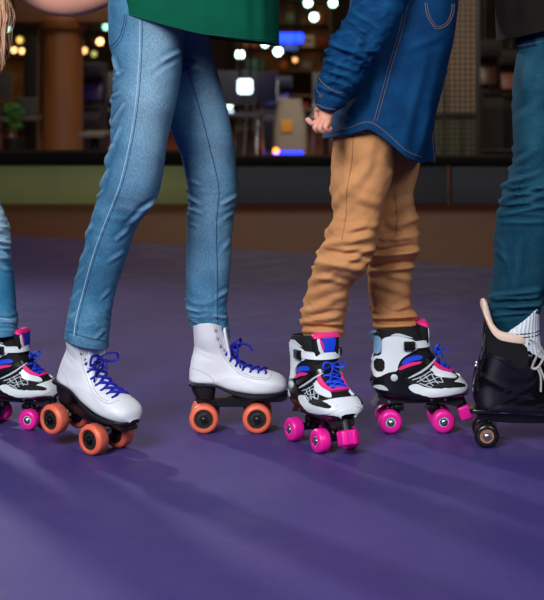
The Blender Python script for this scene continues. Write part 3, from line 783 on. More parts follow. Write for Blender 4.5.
camline(j2, [(67.5,331),(85,337),(106,341)], .0008, M_dstitch, j2, 'hem_stitch', origin=O2)
camline(j2, [(189,320),(205,323),(229,332)], .0008, M_dstitch, j2, 'hem_stitch', origin=O2)
camline(j2, [(109,46),(114,44),(120,36),(124,22),(125,14)], .0008, M_dstitch, j2, 'pocket_stitch', origin=O2)
camline(j2, [(109.5,49),(115,47),(122,38),(126,23),(127,15)], .0006, M_dstitch, j2, 'pocket_stitch', origin=O2)
# green shirt
def post_g(p, u, v):
    x, y = px_of(p); sag = 5.5*math.exp(-((x-205)/55)**2)*max(0, (v-.55)/.45)**2
    return p-Vector((0, 0, sag*p.y/F))
fold_g = [(150,-40,165,28,2,7), (200,-60,205,34,2.5,8), (240,-50,246,38,2,6), (262,-40,262,42,1.6,5), (180,-50,186,26,-1.5,6), (125,-30,132,16,1.5,5)]
bm = bmesh.new()
loft(bm, pxsecs([(175,-205,238,-205,3.14,.06), (150,-190,255,-190,3.14,.075), (138,-150,262,-150,3.13,.1), (132,-100,268,-100,3.12,.115), (120,-50,276,-45,3.12,.13), (113,-20,278.5,-5,3.115,.142), (109.5,-5,279,20,3.115,.147), (108,12,279,44,3.115,.15)], 2.6), 96, 110,
     disp=cloth_disp(fold_g, .0016, 9, (), None, 2, None), post=post_g, lip=.03)
g2 = finish(bm, 'shirt', M_green, p2, origin=O2, sharp=80, label='green loose shirt')
camline(g2, [(111,9),(150,20.5),(200,33),(240,37.5),(278,40)], .0008, mat('green_stitch', (0,80,62), .9), g2, 'hem_stitch', origin=O2, n=100)
for side, dd in ((-1, 0), (1, 0)):
    y0 = 3.14+side*.11; bm = bmesh.new()
    A = Vector((P(205,-185,3.14).x, y0, P(0,-178,3.14).z)); B = A+Vector((-.04*side+.02, side*.1, -.12))
    tube(bm, [A-Vector((0,side*.05,0)), A, (A+B)/2+Vector((0,side*.01,0)), B], lambda t: .06-.008*t, 20, sub=16); finish(bm, 'sleeve', M_green, g2, origin=O2)
J = {}
hp = P(165,-5,3.14)
J['pelvis'] = (hp, (.055,.045)); J['belly'] = (hp+Vector((.04,0,.14)), (.08,.065)); J['chest'] = (hp+Vector((.07,0,.3)), (.09,.075)); J['neckb'] = (hp+Vector((.08,0,.4)), (.05,.045)); J['neck'] = (hp+Vector((.095,0,.47)), .038)
for nm, s_, hx, kx, ax in (('r', ws2, (148,25,3.08), (126,200,3.04), (89,330,3.09)), ('l', ws, (180,25,3.2), (212,195,3.23), (208,325,3.235))):
    J['hip'+nm] = (P(*hx), .042); J['knee'+nm] = (P(*kx), .03); J['ank'+nm] = (in_boot(s_, .19), .018); J['shin'+nm] = (P(*(ax[0]+4, ax[1]-42, ax[2])), .024); J['foot'+nm] = (in_boot(s_, .13), .022)
sh = hp+Vector((.07,0,.39))
J['shr'] = (sh+Vector((0,-.13,0)), .042); J['elr'] = (sh+Vector((-.14,-.18,-.1)), .033); J['wrr'] = (sh+Vector((-.33,-.12,-.12)), .024); J['har'] = (sh+Vector((-.4,-.1,-.13)), (.035,.018))
J['shl'] = (sh+Vector((0,.13,0)), .042); J['ell'] = (sh+Vector((.03,.18,-.18)), .033); J['wrl'] = (sh+Vector((.15,.1,-.26)), .024); J['hal'] = (sh+Vector((.2,.08,-.26)), (.035,.018))
E = [('pelvis','belly'),('belly','chest'),('chest','neckb'),('neckb','neck'),('pelvis','hipr'),('hipr','kneer'),('kneer','shinr'),('shinr','ankr'),('ankr','footr'),('pelvis','hipl'),('hipl','kneel'),('kneel','shinl'),('shinl','ankl'),('ankl','footl'),
     ('neckb','shr'),('shr','elr'),('elr','wrr'),('wrr','har'),('neckb','shl'),('shl','ell'),('ell','wrl'),('wrl','hal')]
hc = J['neck'][0]+Vector((.02,0,.12))

skin_body(p2, J, E, O2, extra=lambda bm: head(bm, hc-O2, 0))
hair_cap(p2, hc, 0, O2, M_brownhair, long=.12)

# ---- boy: tan trousers, denim shirt
O3 = Vector((.22, 3.15, 0))
p3 = empty('person', O3, 'person in a blue denim shirt and tan trousers with one hand held low behind', 'person')
nearb = [(338,90,396,90,3.09,.075), (334,120,396,120,3.09,.074), (333,143,395.5,147,3.08,.072), (331.5,165,394,170,3.08,.068), (331,189,387,193,3.07,.063), (334,210,382,214,3.07,.058), (329,229,378,236,3.06,.056), (322,247,374,252,3.06,.054),
         (317,261,364,272,3.06,.051), (310.5,279,352,284,3.085,.047), (306,293,348.5,300,3.095,.045), (302.5,308,345.5,313,3.105,.045), (301.5,321,344,325,3.115,.045), (303,334,343.5,335.5,3.12,.043)]
fb = [(332,205,352,180,2.5,3.5), (336,212,366,168,3,4), (328,232,352,204,3,3.5), (322,246,372,236,4,3), (326,253,376,256,-4,2.4), (318,262,362,270,4.5,3), (330,243,366,222,2.5,3), (316,272,350,280,-3,2.4), (345,262,372,250,3.5,2.5), (312,281,334,276,2.5,2.5),
      (308,296,330,288,2,3), (303,314,330,304,2.5,3), (302,322,340,316,3,2.4), (303,327,342,328,-3,1.8), (305,331,343,333,2,2), (330,300,346,296,1.6,2.5), (350,140,346,190,2,4), (372,140,366,175,1.6,4), (355,196,380,205,2.2,3.5), (340,228,378,226,2,2.5)]
farb = [(352,90,424,90,3.23,.075), (354,120,422,120,3.23,.073), (357,145,420.5,148,3.235,.07), (360,162,419,165,3.235,.067), (364,185,414.5,187,3.235,.062), (366,200,413.5,201,3.235,.058), (368,217,418,217,3.235,.057), (367,235,418.5,234,3.235,.056), (368,252,419,250,3.235,.055),
        (368,266,413,266,3.24,.05), (368,288,411,284,3.24,.046), (370.5,303,411,303,3.24,.045), (372.5,316,416,314,3.24,.046), (373,324,417,322,3.24,.047), (374,331,416,330.5,3.24,.046)]
ff = [(412,200,386,212,2.5,3.5), (418,218,392,226,3,3), (419,235,385,240,3.5,2.6), (418,245,378,252,-3.5,2.2), (419,252,372,256,4.5,2.6), (415,262,372,266,-4.5,2.2), (412,267,370,272,3.5,2.5), (411,280,385,274,2,2.5), (372,282,396,290,1.8,3),
      (411,303,392,312,2.5,2.5), (416,315,376,318,3.5,2.2), (416,321,374,322,-3.5,1.8), (417,325,374,327,2.8,2), (405,160,400,195,1.5,4), (380,200,372,232,2,4), (411,295,390,288,1.6,3)]
bm = bmesh.new()
loft(bm, pxsecs(nearb), 104, 200, disp=cloth_disp(fb, .0016, 16, [(215,295,1.7,15),(300,340,1.7,9),(140,230,1.4,30)], None, 3, None, 1.3, 1.15), lip=.02)
loft(bm, pxsecs(farb), 104, 200, disp=cloth_disp(ff, .0016, 16, [(205,285,1.7,14),(300,336,1.7,8),(150,210,1.2,30)], None, 8, None, 1.3, 1.15), lip=.02)
j3 = finish(bm, 'trousers', M_khaki, p3, origin=O3, sharp=80, label='tan cotton trousers')
camline(j3, [(353,131),(352,160),(347,190),(346,215),(342,240)], .0008, M_kstitch, j3, origin=O3, n=90)
camline(j3, [(394,190),(397,215),(396,235)], .0008, M_kstitch, j3, origin=O3, n=90)
def hem3(x):
    pts = [(300,140),(323,137),(338,133.5),(349,131),(369,125),(386,136),(406,154),(422,161),(440,158),(470,150)]
    for (a, b), (c, d) in zip(pts, pts[1:]):
        if a <= x <= c:
            f = (x-a)/(c-a); f = f*f*(3-2*f) if False else f; return b+(d-b)*f
    return 140
def post_s(p, u, v):
    x, y = px_of(p); sh = (hem3(x)-145)*max(0, (v-.35)/.65)**2.2
    return p-Vector((0, 0, sh*p.y/F))
fold_s = [(425,60,400,150,2,6), (440,50,420,140,1.8,5), (385,40,372,110,2,6), (350,110,368,90,1.6,4), (440,36,405,50,1.6,4), (400,120,380,128,1.5,4), (352,126,338,112,1.6,4), (430,110,418,155,2,4)]
bm = bmesh.new()
loft(bm, pxsecs([(378,-100,428,-100,3.16,.05), (362,-92,442,-92,3.15,.07), (354,-70,452,-70,3.14,.11), (352,-35,456,-35,3.13,.125), (350,0,457,0,3.13,.135), (347,33,454,33,3.13,.145), (341,66,446,66,3.135,.15), (334,102,437,102,3.14,.155), (328,126,431,126,3.14,.155), (322,145,425,145,3.14,.155)], 2.5), 110, 130,
     disp=cloth_disp(fold_s, .0018, 12, (), None, 5), post=post_s, lip=.03)
s3 = finish(bm, 'shirt', M_shirtden, p3, origin=O3, sharp=80, label='blue denim shirt')
for dx in (0, 3): camline(s3, [(405+dx,5),(398+dx,35),(389+dx,65),(381+dx,95),(374+dx,121)], .00055, M_ostitch, s3, origin=O3, n=110, label='orange double side seam')
camline(s3, [(324,134.5),(338,131),(350,127.5),(369,122),(386,132.5),(406,150.5),(421,157)], .0007, M_ostitch, s3, 'hem_stitch', origin=O3, n=110)
camline(s3, [(425,3),(427,15),(434,27),(440,28.5),(448,24),(453,14),(454,4)], .0008, M_ostitch, s3, 'pocket_stitch', origin=O3, n=60)
camline(s3, [(427,3),(429,14),(435,25),(440,26.5),(447,22),(451,13),(452,4)], .0006, M_ostitch, s3, 'pocket_stitch', origin=O3, n=60)
# open front edge hanging behind
bm = bmesh.new()
loft(bm, pxsecs([(432,70,448,70,3.22,.012), (428,100,438,100,3.23,.012), (424,130,434.5,130,3.235,.012), (424,160,436,163,3.24,.01)], 3), 24, 40, disp=cloth_disp([], .0015, 20))
s3b = finish(bm, 'front_placket', M_shirtden, s3, origin=O3, label='hanging front edge of the denim shirt')
camline(s3b, [(442,75),(436,100),(432.5,130),(434.5,161)], .0011, M_ostitch, s3b, 'edge_stitch', origin=O3)
# sleeve
slv = [(384,-95,432,-62,3.05,.055), (368,-42,416,-20,3.0,.05), (356,-5,405,8,2.97,.048), (345,19,392,31,2.955,.046), (331,40,381,50,2.945,.045), (327.5,56,370,64,2.945,.042), (321,73,360,82,2.945,.038), (316.5,88,350,97,2.95,.034), (315.5,100,344.5,106,2.95,.031), (317,107,334,112.5,2.95,.026)]
fs = [(330,42,352,52,3.5,3), (331,50,366,62,-3.5,2.6), (328,60,358,70,4,3), (322,72,352,84,-3.5,2.4), (352,10,382,30,3,3.5), (345,22,370,42,-3,3), (336,34,368,30,2.5,3), (372,-10,398,12,2.5,4), (318,86,344,96,3,2.4), (340,60,330,90,2,3), (364,30,352,60,2,3.5), (322,78,338,66,2,2.4)]
bm = bmesh.new(); loft(bm, pxsecs(slv), 90, 150, disp=cloth_disp(fs, .002, 18, [(30,104,4,12),(-40,30,3,14)], None, 6), lip=.012)
sl3 = finish(bm, 'sleeve', M_shirtden, s3, origin=O3, sharp=80)
camline(sl3, [(318,77),(324,84),(334,91),(343,93)], .0007, M_ostitch, sl3, 'cuff_stitch', origin=O3)
camline(sl3, [(316.5,86),(318,92),(323,96)], .0007, M_ostitch, sl3, 'cuff_stitch', origin=O3)
camline(sl3, [(317,104),(324,107.5),(335,109.5)], .0007, M_ostitch, sl3, 'cuff_stitch', origin=O3)
bt = P(320.5,96,2.925)
bm = bmesh.new(); lathe(bm, [(.001,-.003),(.0035,-.003),(.004,-.001),(.004,.004)], bt, 'y', 16); finish(bm, 'button', mat('brass', (170,110,60), .35, metal=1), sl3, origin=O3)
def boy_hand(bm):
    W = lambda px, py, d: P(px, py, d-.05)-O3
    d0 = 3.005
    lay = bm.verts.layers.float.get('wear') or bm.verts.layers.float.new('wear')
    def s(ax, ay, bx, by, d, t): A, B = W(ax,ay,d), W(bx,by,d); return (*A, *B, t, 2.4, 2.4)
    # wrist and palm / back of the hand
    loft(bm, [s(321,98,338,102,3.01,.017), s(319.5,106,334.5,110,3.008,.0165), s(318.5,112,333.5,114,3.005,.0165), s(318,118,332,120,3.002,.017), s(318,123,331,126,3.0,.0165), s(320,127.5,328,129.5,3.0,.011)], 36, 40)
    def finger(pts, r0, r1):
        q = [W(*p) for p in pts]
        tube(bm, q, lambda t: (r0+(r1-r0)*t)*(1+.07*math.sin(t*9))*(1 if t < .9 else math.sqrt(max(.04, 1-((t-.9)/.1)**2))), 14, sub=26)
    # index points left, slightly raised at the tip
    finger([(322,117.5,2.995),(317,122,2.985),(312,123.5,2.98),(308.5,120.5,2.98),(306.8,118.3,2.982)], .0062, .0045)
    # middle, ring, little curl under the palm
    finger([(321,121,2.99),(315.5,126.5,2.98),(317,130.5,2.985),(321,129.5,2.995)], .0062, .005)
    finger([(324,122,2.985),(320,127.5,2.974),(322.5,131.5,2.98),(326.5,129,2.992)], .006, .0048)
    finger([(328,122,2.985),(325.5,127,2.976),(328,130.5,2.982),(330.5,127.5,2.992)], .0055, .0043)
    # thumb from the side of the palm near the wrist, pointing down
    finger([(320,107,3.02),(317.3,110.5,3.03),(316.6,115,3.03),(317.4,119.5,3.02)], .0062, .0048)
J = {}
hp = P(385,90,3.16)
J['pelvis'] = (hp, (.075,.065)); J['belly'] = (hp+Vector((.015,0,.12)), (.075,.065)); J['chest'] = (hp+Vector((.03,0,.25)), (.08,.07)); J['neckb'] = (hp+Vector((.03,0,.34)), (.042,.04)); J['neck'] = (hp+Vector((.035,0,.40)), .034)
for nm, hx, kx, s_ in (('r', (366,115,3.1), (345,245,3.06), ks2), ('l', (390,115,3.22), (393,235,3.235), ks)):
    J['hip'+nm] = (P(*hx), .04); J['knee'+nm] = (P(kx[0]+3,*kx[1:]), .026); J['shin'+nm] = (P(*kx).lerp(in_boot(s_, .19), .55), .024); J['ank'+nm] = (in_boot(s_, .19), .022); J['foot'+nm] = (in_boot(s_, .13), .022)
J['shr'] = (hp+Vector((.04,-.1,.325)), .036); J['elr'] = (P(352,45,2.945), .026); J['wrr'] = (P(329,100,2.958), (.016,.016))
J['shl'] = (hp+Vector((.03,.1,.325)), .036); J['ell'] = (hp+Vector((.1,.15,.27)), .028); J['wrl'] = (hp+Vector((.17,.1,.33)), .021); J['hal'] = (hp+Vector((.2,.08,.36)), (.03,.016))
E3 = [e for e in E if e != ('wrr','har')]
hc = J['neck'][0]+Vector((.015,0,.115))
def ex3(bm): head(bm, hc-O3, 0, .092); boy_hand(bm)
skin_body(p3, J, E3, O3, extra=ex3)
hair_cap(p3, hc, 0, O3, M_brownhair, .096)
bm = bmesh.new()
A, B = J['shl'][0], J['ell'][0]
tube(bm, [A+Vector((0,-.05,0)), A, B, J['wrl'][0]], lambda t: .056-.022*t, 20, sub=24); finish(bm, 'sleeve', M_shirtden, s3, origin=O3)

# ---- person at the left edge: faded jeans, long blond hair, bare arm
O1 = Vector((-.72, 3.35, 0))
p1 = empty('person', O1, 'person at the left edge with long blond hair and faded ripped jeans', 'person')
def fade1(x, y, u): return (.75*math.exp(-((y-225)/26)**2)+.3*math.exp(-((y-160)/50)**2))*(1 if u < .62 else .4)
leg1 = [(-72,-10,-8,-10,3.28,.085), (-72,40,-8,40,3.28,.084), (-66,90,-12,90,3.28,.076), (-56,150,-7,150,3.27,.064), (-44,195,-1.5,197,3.26,.056), (-40,207,1.5,208,3.26,.054), (-35,225,7.5,225,3.25,.052), (-31,240,10,240,3.25,.05), (-28,257,10.5,257,3.25,.047), (-25,282,14,282,3.25,.044), (-23,307,15.5,307,3.25,.042), (-21.5,320,17,320,3.25,.042), (-20,334,16,334,3.25,.042)]
f1 = [(-10,222,8,228,3,2), (-8,232,10,236,-3,1.8), (-10,240,11,243,3.5,2), (-6,249,11,252,-3,1.8), (-8,257,11,258,3,2), (-8,266,12,270,2,2), (0,208,3,214,2,2), (-4,320,17,322,2.5,1.8), (-4,327,16,328,-1.5,1.5)]
leg1b = [(-110,-10,-40,-10,3.44,.08), (-112,60,-52,60,3.45,.074), (-118,150,-68,150,3.47,.06), (-124,210,-80,210,3.49,.052), (-128,260,-88,260,3.5,.046), (-130,330,-92,330,3.5,.042)]
bm = bmesh.new()
loft(bm, pxsecs(leg1), 80, 160, disp=cloth_disp(f1, .0013, 16, [(195,275,3,7),(300,336,1.5,7)], fade1, 2, 322), lip=.02)
loft(bm, pxsecs(leg1b), 60, 90, disp=cloth_disp([], .0016, 16, [(195,275,3,8)], None, 9), lip=.02)
j1 = finish(bm, 'jeans', M_denim1, p1, origin=O1, sharp=80, label='faded blue jeans pale at the knee')
camline(j1, [(-4,318),(8,319.5),(16.5,319)], .0009, M_stitch, j1, 'hem_stitch', origin=O1)
bm = bmesh.new()
loft(bm, pxsecs([(-105,-215,-45,-215,3.36,.05), (-118,-190,-25,-190,3.36,.08), (-122,-140,-15,-140,3.36,.1), (-122,-60,-8,-60,3.36,.105), (-120,-20,-6,-20,3.36,.11), (-118,15,-8,15,3.36,.112)], 2.3), 70, 60, disp=cloth_disp([], .002, 9), lip=.02)
g1 = finish(bm, 'shirt', mat('pale_cotton', (190,190,195), .85, spec=.12), p1, origin=O1, sharp=80)
J = {}; hp = P(-70,-10,3.36)
J['pelvis'] = (hp, (.085,.07)); J['belly'] = (hp+Vector((.02,0,.14)), (.075,.065)); J['chest'] = (hp+Vector((.03,0,.3)), (.085,.07)); J['neckb'] = (hp+Vector((.04,0,.4)), (.045,.042)); J['neck'] = (hp+Vector((.06,0,.46)), .036)
for nm, hx, kx, s_ in (('r', (-42,20,3.28), (-16,225,3.25), ks3), ('l', (-76,20,3.44), (-100,215,3.49), ks4)):
    J['hip'+nm] = (P(*hx), .058); J['knee'+nm] = (P(*kx), .032); J['shin'+nm] = (P(*kx).lerp(in_boot(s_, .19), .5), .026); J['ank'+nm] = (in_boot(s_, .19), .022); J['foot'+nm] = (in_boot(s_, .13), .022)
J['shl'] = (P(-30,-150,3.42), .04); J['ell0'] = (P(8,-26,3.36), .04); J['ell1'] = (P(40,-6,3.34), .041); J['ell'] = (P(66,2,3.33), .042); J['ell2'] = (P(90,-3,3.33), .04); J['wrl0'] = (P(120,-14,3.335), .033); J['wrl'] = (P(150,-36,3.34), .022); J['hal'] = (P(178,-48,3.34), (.032,.017))
J['shr'] = (P(-75,-150,3.24), .04); J['elr'] = (P(-110,-70,3.2), .032); J['wrr'] = (P(-150,-20,3.2), .023); J['har'] = (P(-165,0,3.2), (.032,.017))
E1 = [e for e in E if e not in (('shl','ell'),('ell','wrl'))]+[('shl','ell0'),('ell0','ell1'),('ell1','ell'),('ell','ell2'),('ell2','wrl0'),('wrl0','wrl')]
hc = J['neck'][0]+Vector((.03,0,.12))
skin_body(p1, J, E1, O1, extra=lambda bm: head(bm, hc-O1, 0))
hair_cap(p1, hc, 0, O1, M_hair, long=.1)
bm = bmesh.new(); rnd = random.Random(3)
for k in range(420):      # long locks hanging forward over the shoulder
    e = rnd.random()**1.6; x0 = -42+rnd.random()*46; yend = rnd.uniform(52,74)-max(0, e*18); dd = 3.2+rnd.uniform(-.03,.03)
    xe = -30+rnd.random()*36 if k > 26 else rnd.uniform(3,12); 
    if k <= 26: yend = rnd.uniform(20,62)
    q = [P(x0-22,-190,dd+.08), P(x0-8,-110,dd+.02), P(x0+(xe-x0)*.35,-40,dd), P(xe+rnd.uniform(-2,3),10,dd), P(xe+rnd.uniform(-2.5,1.5),yend*.7,dd), P(xe+rnd.uniform(-2.5,2.5),yend,dd)]
    r = rnd.uniform(.0009,.002) if k > 26 else .0004
    tube(bm, q, lambda t, r=r: r*(1-.75*max(0,(t-.6)/.4)), 5, sub=26)
ha = finish(bm, 'hair_locks', M_hair, p1, origin=O1, label='long loose blond hair')

# ---- person at the right edge: dark jeans, charcoal top
O4 = Vector((.55, 3.2, 0))
p4 = empty('person', O4, 'person at the right edge in a charcoal top and dark blue jeans', 'person')
leg4 = [(519,5,606,5,3.12,.09), (518,45,604,45,3.12,.09), (516,62,600,62,3.12,.09), (513.5,85,596,85,3.11,.086), (513,110,590,110,3.11,.08), (513.5,140,582,142,3.1,.074), (512.5,164,576,166,3.1,.069), (505,186,571,188,3.1,.065), (501,202,567,204,3.1,.062), (497,217,563,220,3.1,.06), (494.5,237,558,240,3.1,.057), (494,262,552,264,3.1,.054), (492,283,547,286,3.1,.051), (489.5,298,543,302,3.1,.049), (491,313,540,310,3.1,.046), (494,325,538,317,3.1,.042), (498,339,536,324,3.1,.036)]
f4 = [(513,165,535,150,2.5,3), (506,184,540,172,4,2.6), (503,190,544,192,-3.5,2.2), (502,200,544,186,4,2.6), (498,208,530,206,-3,2), (497,215,544,206,3.5,2.6), (500,222,544,222,2,2.5), (516,120,540,100,1.6,4), (495,250,510,262,1.6,3), (500,240,512,280,1.5,3), (491,296,540,290,3,2.6), (490,303,541,300,-3,2), (490,307,541,306,3,2.2),
      (494,315,538,312,2.5,2), (520,240,515,290,1.4,4), (530,60,524,90,1.4,4)]
leg4b = [(560,5,640,5,3.3,.085), (565,80,645,80,3.32,.08), (580,160,648,160,3.36,.066), (600,220,660,220,3.4,.06), (610,270,662,270,3.42,.052), (614,318,662,316,3.44,.047)]
bm = bmesh.new()
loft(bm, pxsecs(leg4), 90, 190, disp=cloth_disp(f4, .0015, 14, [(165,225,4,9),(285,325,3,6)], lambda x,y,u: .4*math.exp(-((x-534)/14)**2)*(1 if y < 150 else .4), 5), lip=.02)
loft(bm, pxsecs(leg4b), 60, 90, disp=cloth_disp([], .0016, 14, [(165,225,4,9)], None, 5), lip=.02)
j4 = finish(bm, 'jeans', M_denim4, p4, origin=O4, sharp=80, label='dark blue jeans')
bm = bmesh.new(); loft(bm, pxsecs([(517,30,608,10,3.125,.093), (516.5,40,607,26,3.125,.0935), (516,49,605,38,3.125,.093)], 2.2), 70, 10)
wb = finish(bm, 'waistband', mat('navy_denim', (16,34,58), .85, spec=.12, weave=.2), j4, origin=O4)
camline(wb, [(517,46),(530,44),(543,41)], .0007, mat('blue_stitch', (60,100,140), .9), wb, 'waist_stitch', origin=O4)
camline(j4, [(520,52),(524,70),(532,78),(543,80)], .0007, M_dstitch, j4, 'pocket_stitch', origin=O4)
bm = bmesh.new()
loft(bm, pxsecs([(530,-225,600,-225,3.18,.06), (505,-200,625,-200,3.18,.1), (500,-120,630,-120,3.18,.125), (497,-40,632,-40,3.18,.13), (496.5,0,632,-10,3.17,.15), (497,20,632,2,3.165,.16), (497.5,41,632,10,3.165,.165)], 2.3), 90, 80, disp=cloth_disp([(505,-30,508,36,2,4),(530,-30,526,28,2,6)], .0018, 9), lip=.03)
g4 = finish(bm, 'shirt', M_dark, p4, origin=O4, sharp=80, label='charcoal loose top')
J = {}; hp = P(565,-5,3.2)
J['pelvis'] = (hp, (.09,.075)); J['belly'] = (hp+Vector((0,0,.15)), (.09,.075)); J['chest'] = (hp+Vector((.0,0,.32)), (.095,.08)); J['neckb'] = (hp+Vector((.01,0,.43)), (.05,.046)); J['neck'] = (hp+Vector((.02,0,.5)), .042)
for nm, hx, kx, s_ in (('r', (558,30,3.13), (533,205,3.1), bs), ('l', (600,30,3.3), (628,205,3.39), bs2)):
    J['hip'+nm] = (P(*hx), .062); J['knee'+nm] = (P(*kx), .038); J['shin'+nm] = (P(*kx).lerp(in_boot(s_, .2), .5), .03); J['ank'+nm] = (in_boot(s_, .2), .025); J['foot'+nm] = (in_boot(s_, .14), .025)
sh = hp+Vector((.005,0,.42))
J['shr'] = (sh+Vector((0,-.15,0)), .046); J['elr'] = (sh+Vector((.02,-.19,-.26)), .036); J['wrr'] = (sh+Vector((.2,-.14,-.22)), .027); J['har'] = (sh+Vector((.28,-.12,-.2)), (.038,.02))
J['shl'] = (sh+Vector((0,.15,0)), .046); J['ell'] = (sh+Vector((.02,.2,-.26)), .036); J['wrl'] = (sh+Vector((.2,.18,-.28)), .027); J['hal'] = (sh+Vector((.28,.16,-.27)), (.038,.02))
hc = J['neck'][0]+Vector((.015,0,.13))
skin_body(p4, J, E, O4, extra=lambda bm: head(bm, hc-O4, 0, .1))
hair_cap(p4, hc, 0, O4, M_brownhair, .105)
for s_ in ('r','l'):
    bm = bmesh.new(); A, B, W_ = J['sh'+s_][0], J['el'+s_][0], J['wr'+s_][0]
    tube(bm, [A, A.lerp(B,.5), B, B.lerp(W_,.8)], lambda t: .062-.024*t, 20, sub=24); finish(bm, 'sleeve', M_dark, g4, origin=O4)

# ------------------------------------------------------------------ the place
def slab(name, c, s, m, kind='structure', bev=0, label=None, cat=None):
    bm = bmesh.new(); box(bm, (0,0,0), s, bev); o = finish(bm, name, m, smooth=False); o.location = c
    if kind: o['kind'] = kind
    if label: tag(o, label, cat)
    return o
# purple rink floor: faint scuffs and mottling
m = bpy.data.materials.new('purple_rink'); m.use_nodes = True; nt = m.node_tree; N = nt.nodes; Lk = nt.links; b = N['Principled BSDF']
tc = N.new('ShaderNodeTexCoord')
def noi(sc, st=(1,1,1), det=5, rot=0):
    mp = N.new('ShaderNodeMapping'); mp.inputs['Scale'].default_value = st; mp.inputs['Rotation'].default_value = (0,0,rot); n = N.new('ShaderNodeTexNoise'); n.inputs['Scale'].default_value = sc; n.inputs['Detail'].default_value = det
    Lk.new(tc.outputs['Object'], mp.inputs[0]); Lk.new(mp.outputs[0], n.inputs['Vector']); return n.outputs['Fac']
def rng(f, a, b_, c, d):
    r = N.new('ShaderNodeMapRange'); r.inputs[1].default_value = a; r.inputs[2].default_value = b_; r.inputs[3].default_value = c; r.inputs[4].default_value = d; Lk.new(f, r.inputs[0]); return r.outputs[0]
mx = N.new('ShaderNodeMix'); mx.data_type = 'RGBA'; mx.inputs[6].default_value = lin((63,54,119)); mx.inputs[7].default_value = lin((72,59,123)); Lk.new(rng(noi(1.6), .35, .65, 0, 1), mx.inputs[0])
m2 = N.new('ShaderNodeMix'); m2.data_type = 'RGBA'; m2.inputs[7].default_value = lin((98,90,156)); Lk.new(mx.outputs[2], m2.inputs[6])
sc_ = rng(noi(26, (1,7,1), 6, .5), .62, .8, 0, .55); Lk.new(sc_, m2.inputs[0])
m3 = N.new('ShaderNodeMix'); m3.data_type = 'RGBA'; m3.blend_type = 'MULTIPLY'; m3.inputs[0].default_value = 1; Lk.new(m2.outputs[2], m3.inputs[6]); Lk.new(rng(noi(140, (1,1,1), 4), .3, .7, .86, 1.12), m3.inputs[7])
Lk.new(m3.outputs[2], b.inputs['Base Color']); Lk.new(rng(noi(7), .3, .7, .42, .56), b.inputs['Roughness']); b.inputs['Specular IOR Level'].default_value = .26
bp = N.new('ShaderNodeBump'); bp.inputs['Strength'].default_value = .25; bp.inputs['Distance'].default_value = .0012; Lk.new(noi(60), bp.inputs['Height']); Lk.new(bp.outputs[0], b.inputs['Normal'])
M_rink = m
M_wood = mat('brown_floor', (116,54,26), .5, spec=.25, var=(94,42,20), scale=3, stretch=(1,8,1), bump=.1)
X0, X1, Y0, Y1, ZC = -9, 9, -3, 27, 4.6
edge = []
for i in range(41):
    x = X0+(X1-X0)*i/40; t = (x+1.32)/2.4
    edge.append((x, max(3.8, 7.26-1.05*t-.35*t*t if t > 0 else 7.26-.7*t+.04*t*t)))
def floorpoly(name, pts, m, z):
    bm = bmesh.new(); vs = [bm.verts.new((x, y, z)) for x, y in pts]; f = bm.faces.new(vs)
    g = bmesh.ops.extrude_face_region(bm, geom=[f]); bmesh.ops.translate(bm, vec=(0,0,-.1), verts=[v for v in g['geom'] if isinstance(v, bmesh.types.BMVert)])
    o = finish(bm, name, m, smooth=False); o['kind'] = 'structure'; return o
floorpoly('floor', [(X0,Y0),(X1,Y0)]+edge[::-1], M_rink, 0)
floorpoly('floor', edge+[(X1,Y1),(X0,Y1)], M_wood, 0)
M_wall = mat('dark_wall', (40,32,28), .8, var=(30,24,22), scale=2)
slab('wall_back', (0,Y1+.1,ZC/2), (X1-X0,.2,ZC), mat('brown_wall', (70,46,28), .7, var=(52,34,22), scale=1.2))
slab('wall_left', (X0-.1,(Y0+Y1)/2,ZC/2), (.2,Y1-Y0,ZC), M_wall)
slab('wall_right', (X1+.1,(Y0+Y1)/2,ZC/2), (.2,Y1-Y0,ZC), M_wall)
slab('wall_front', (0,Y0-.1,ZC/2), (X1-X0,.2,ZC), M_wall)
slab('ceiling', (0,(Y0+Y1)/2,ZC+.1), (X1-X0,Y1-Y0,.2), mat('dark_ceiling', (30,28,30), .9))
# low barrier at the rink edge: uneven light painted in as olive and grey stretches, padded top
kb = empty('rink_barrier', (-3.4,9.1,0), 'low panelled rink barrier, its olive tone painted-in light, with a black padded top, left of the jeans', 'barrier')
def bpart(par, name, x0, x1, z0, z1, y, th, m, bev=.01):
    bm = bmesh.new(); box(bm, ((x0+x1)/2, y, (z0+z1)/2), (x1-x0, th, z1-z0), bev); return finish(bm, name, m, par, origin=par.location)
M_paintlit = mat('painted_lit_panel', (142,150,90), .6, var=(124,132,78), scale=2)
M_paintdim = mat('painted_dim_panel', (58,58,66), .6, var=(50,50,58), scale=2)
for i in range(4): bpart(kb, 'panel', -6.2+i*1.45+.01, -6.2+(i+1)*1.45-.01, 0, .24, 9.1, .12, M_paintlit)
bpart(kb, 'padded_top', -6.25, -.42, .242, .32, 9.12, .3, mat('matt_black_vinyl', (9,6,6), .85, spec=.2), .03)
kb2 = empty('rink_barrier', (3.4,9.1,0), 'low panelled rink barrier, its dimmer grey painted-in light, with a dark top, behind the tan trousers', 'barrier')
for i in range(5): bpart(kb2, 'panel', -.38+i*1.45+.01, -.38+(i+1)*1.45-.01, 0, .24, 9.1, .12, M_paintdim)
bpart(kb2, 'padded_top', -.4, 6.9, .242, .29, 9.12, .3, mat('brown_rail', (22,12,9), .85, spec=.2), .02)

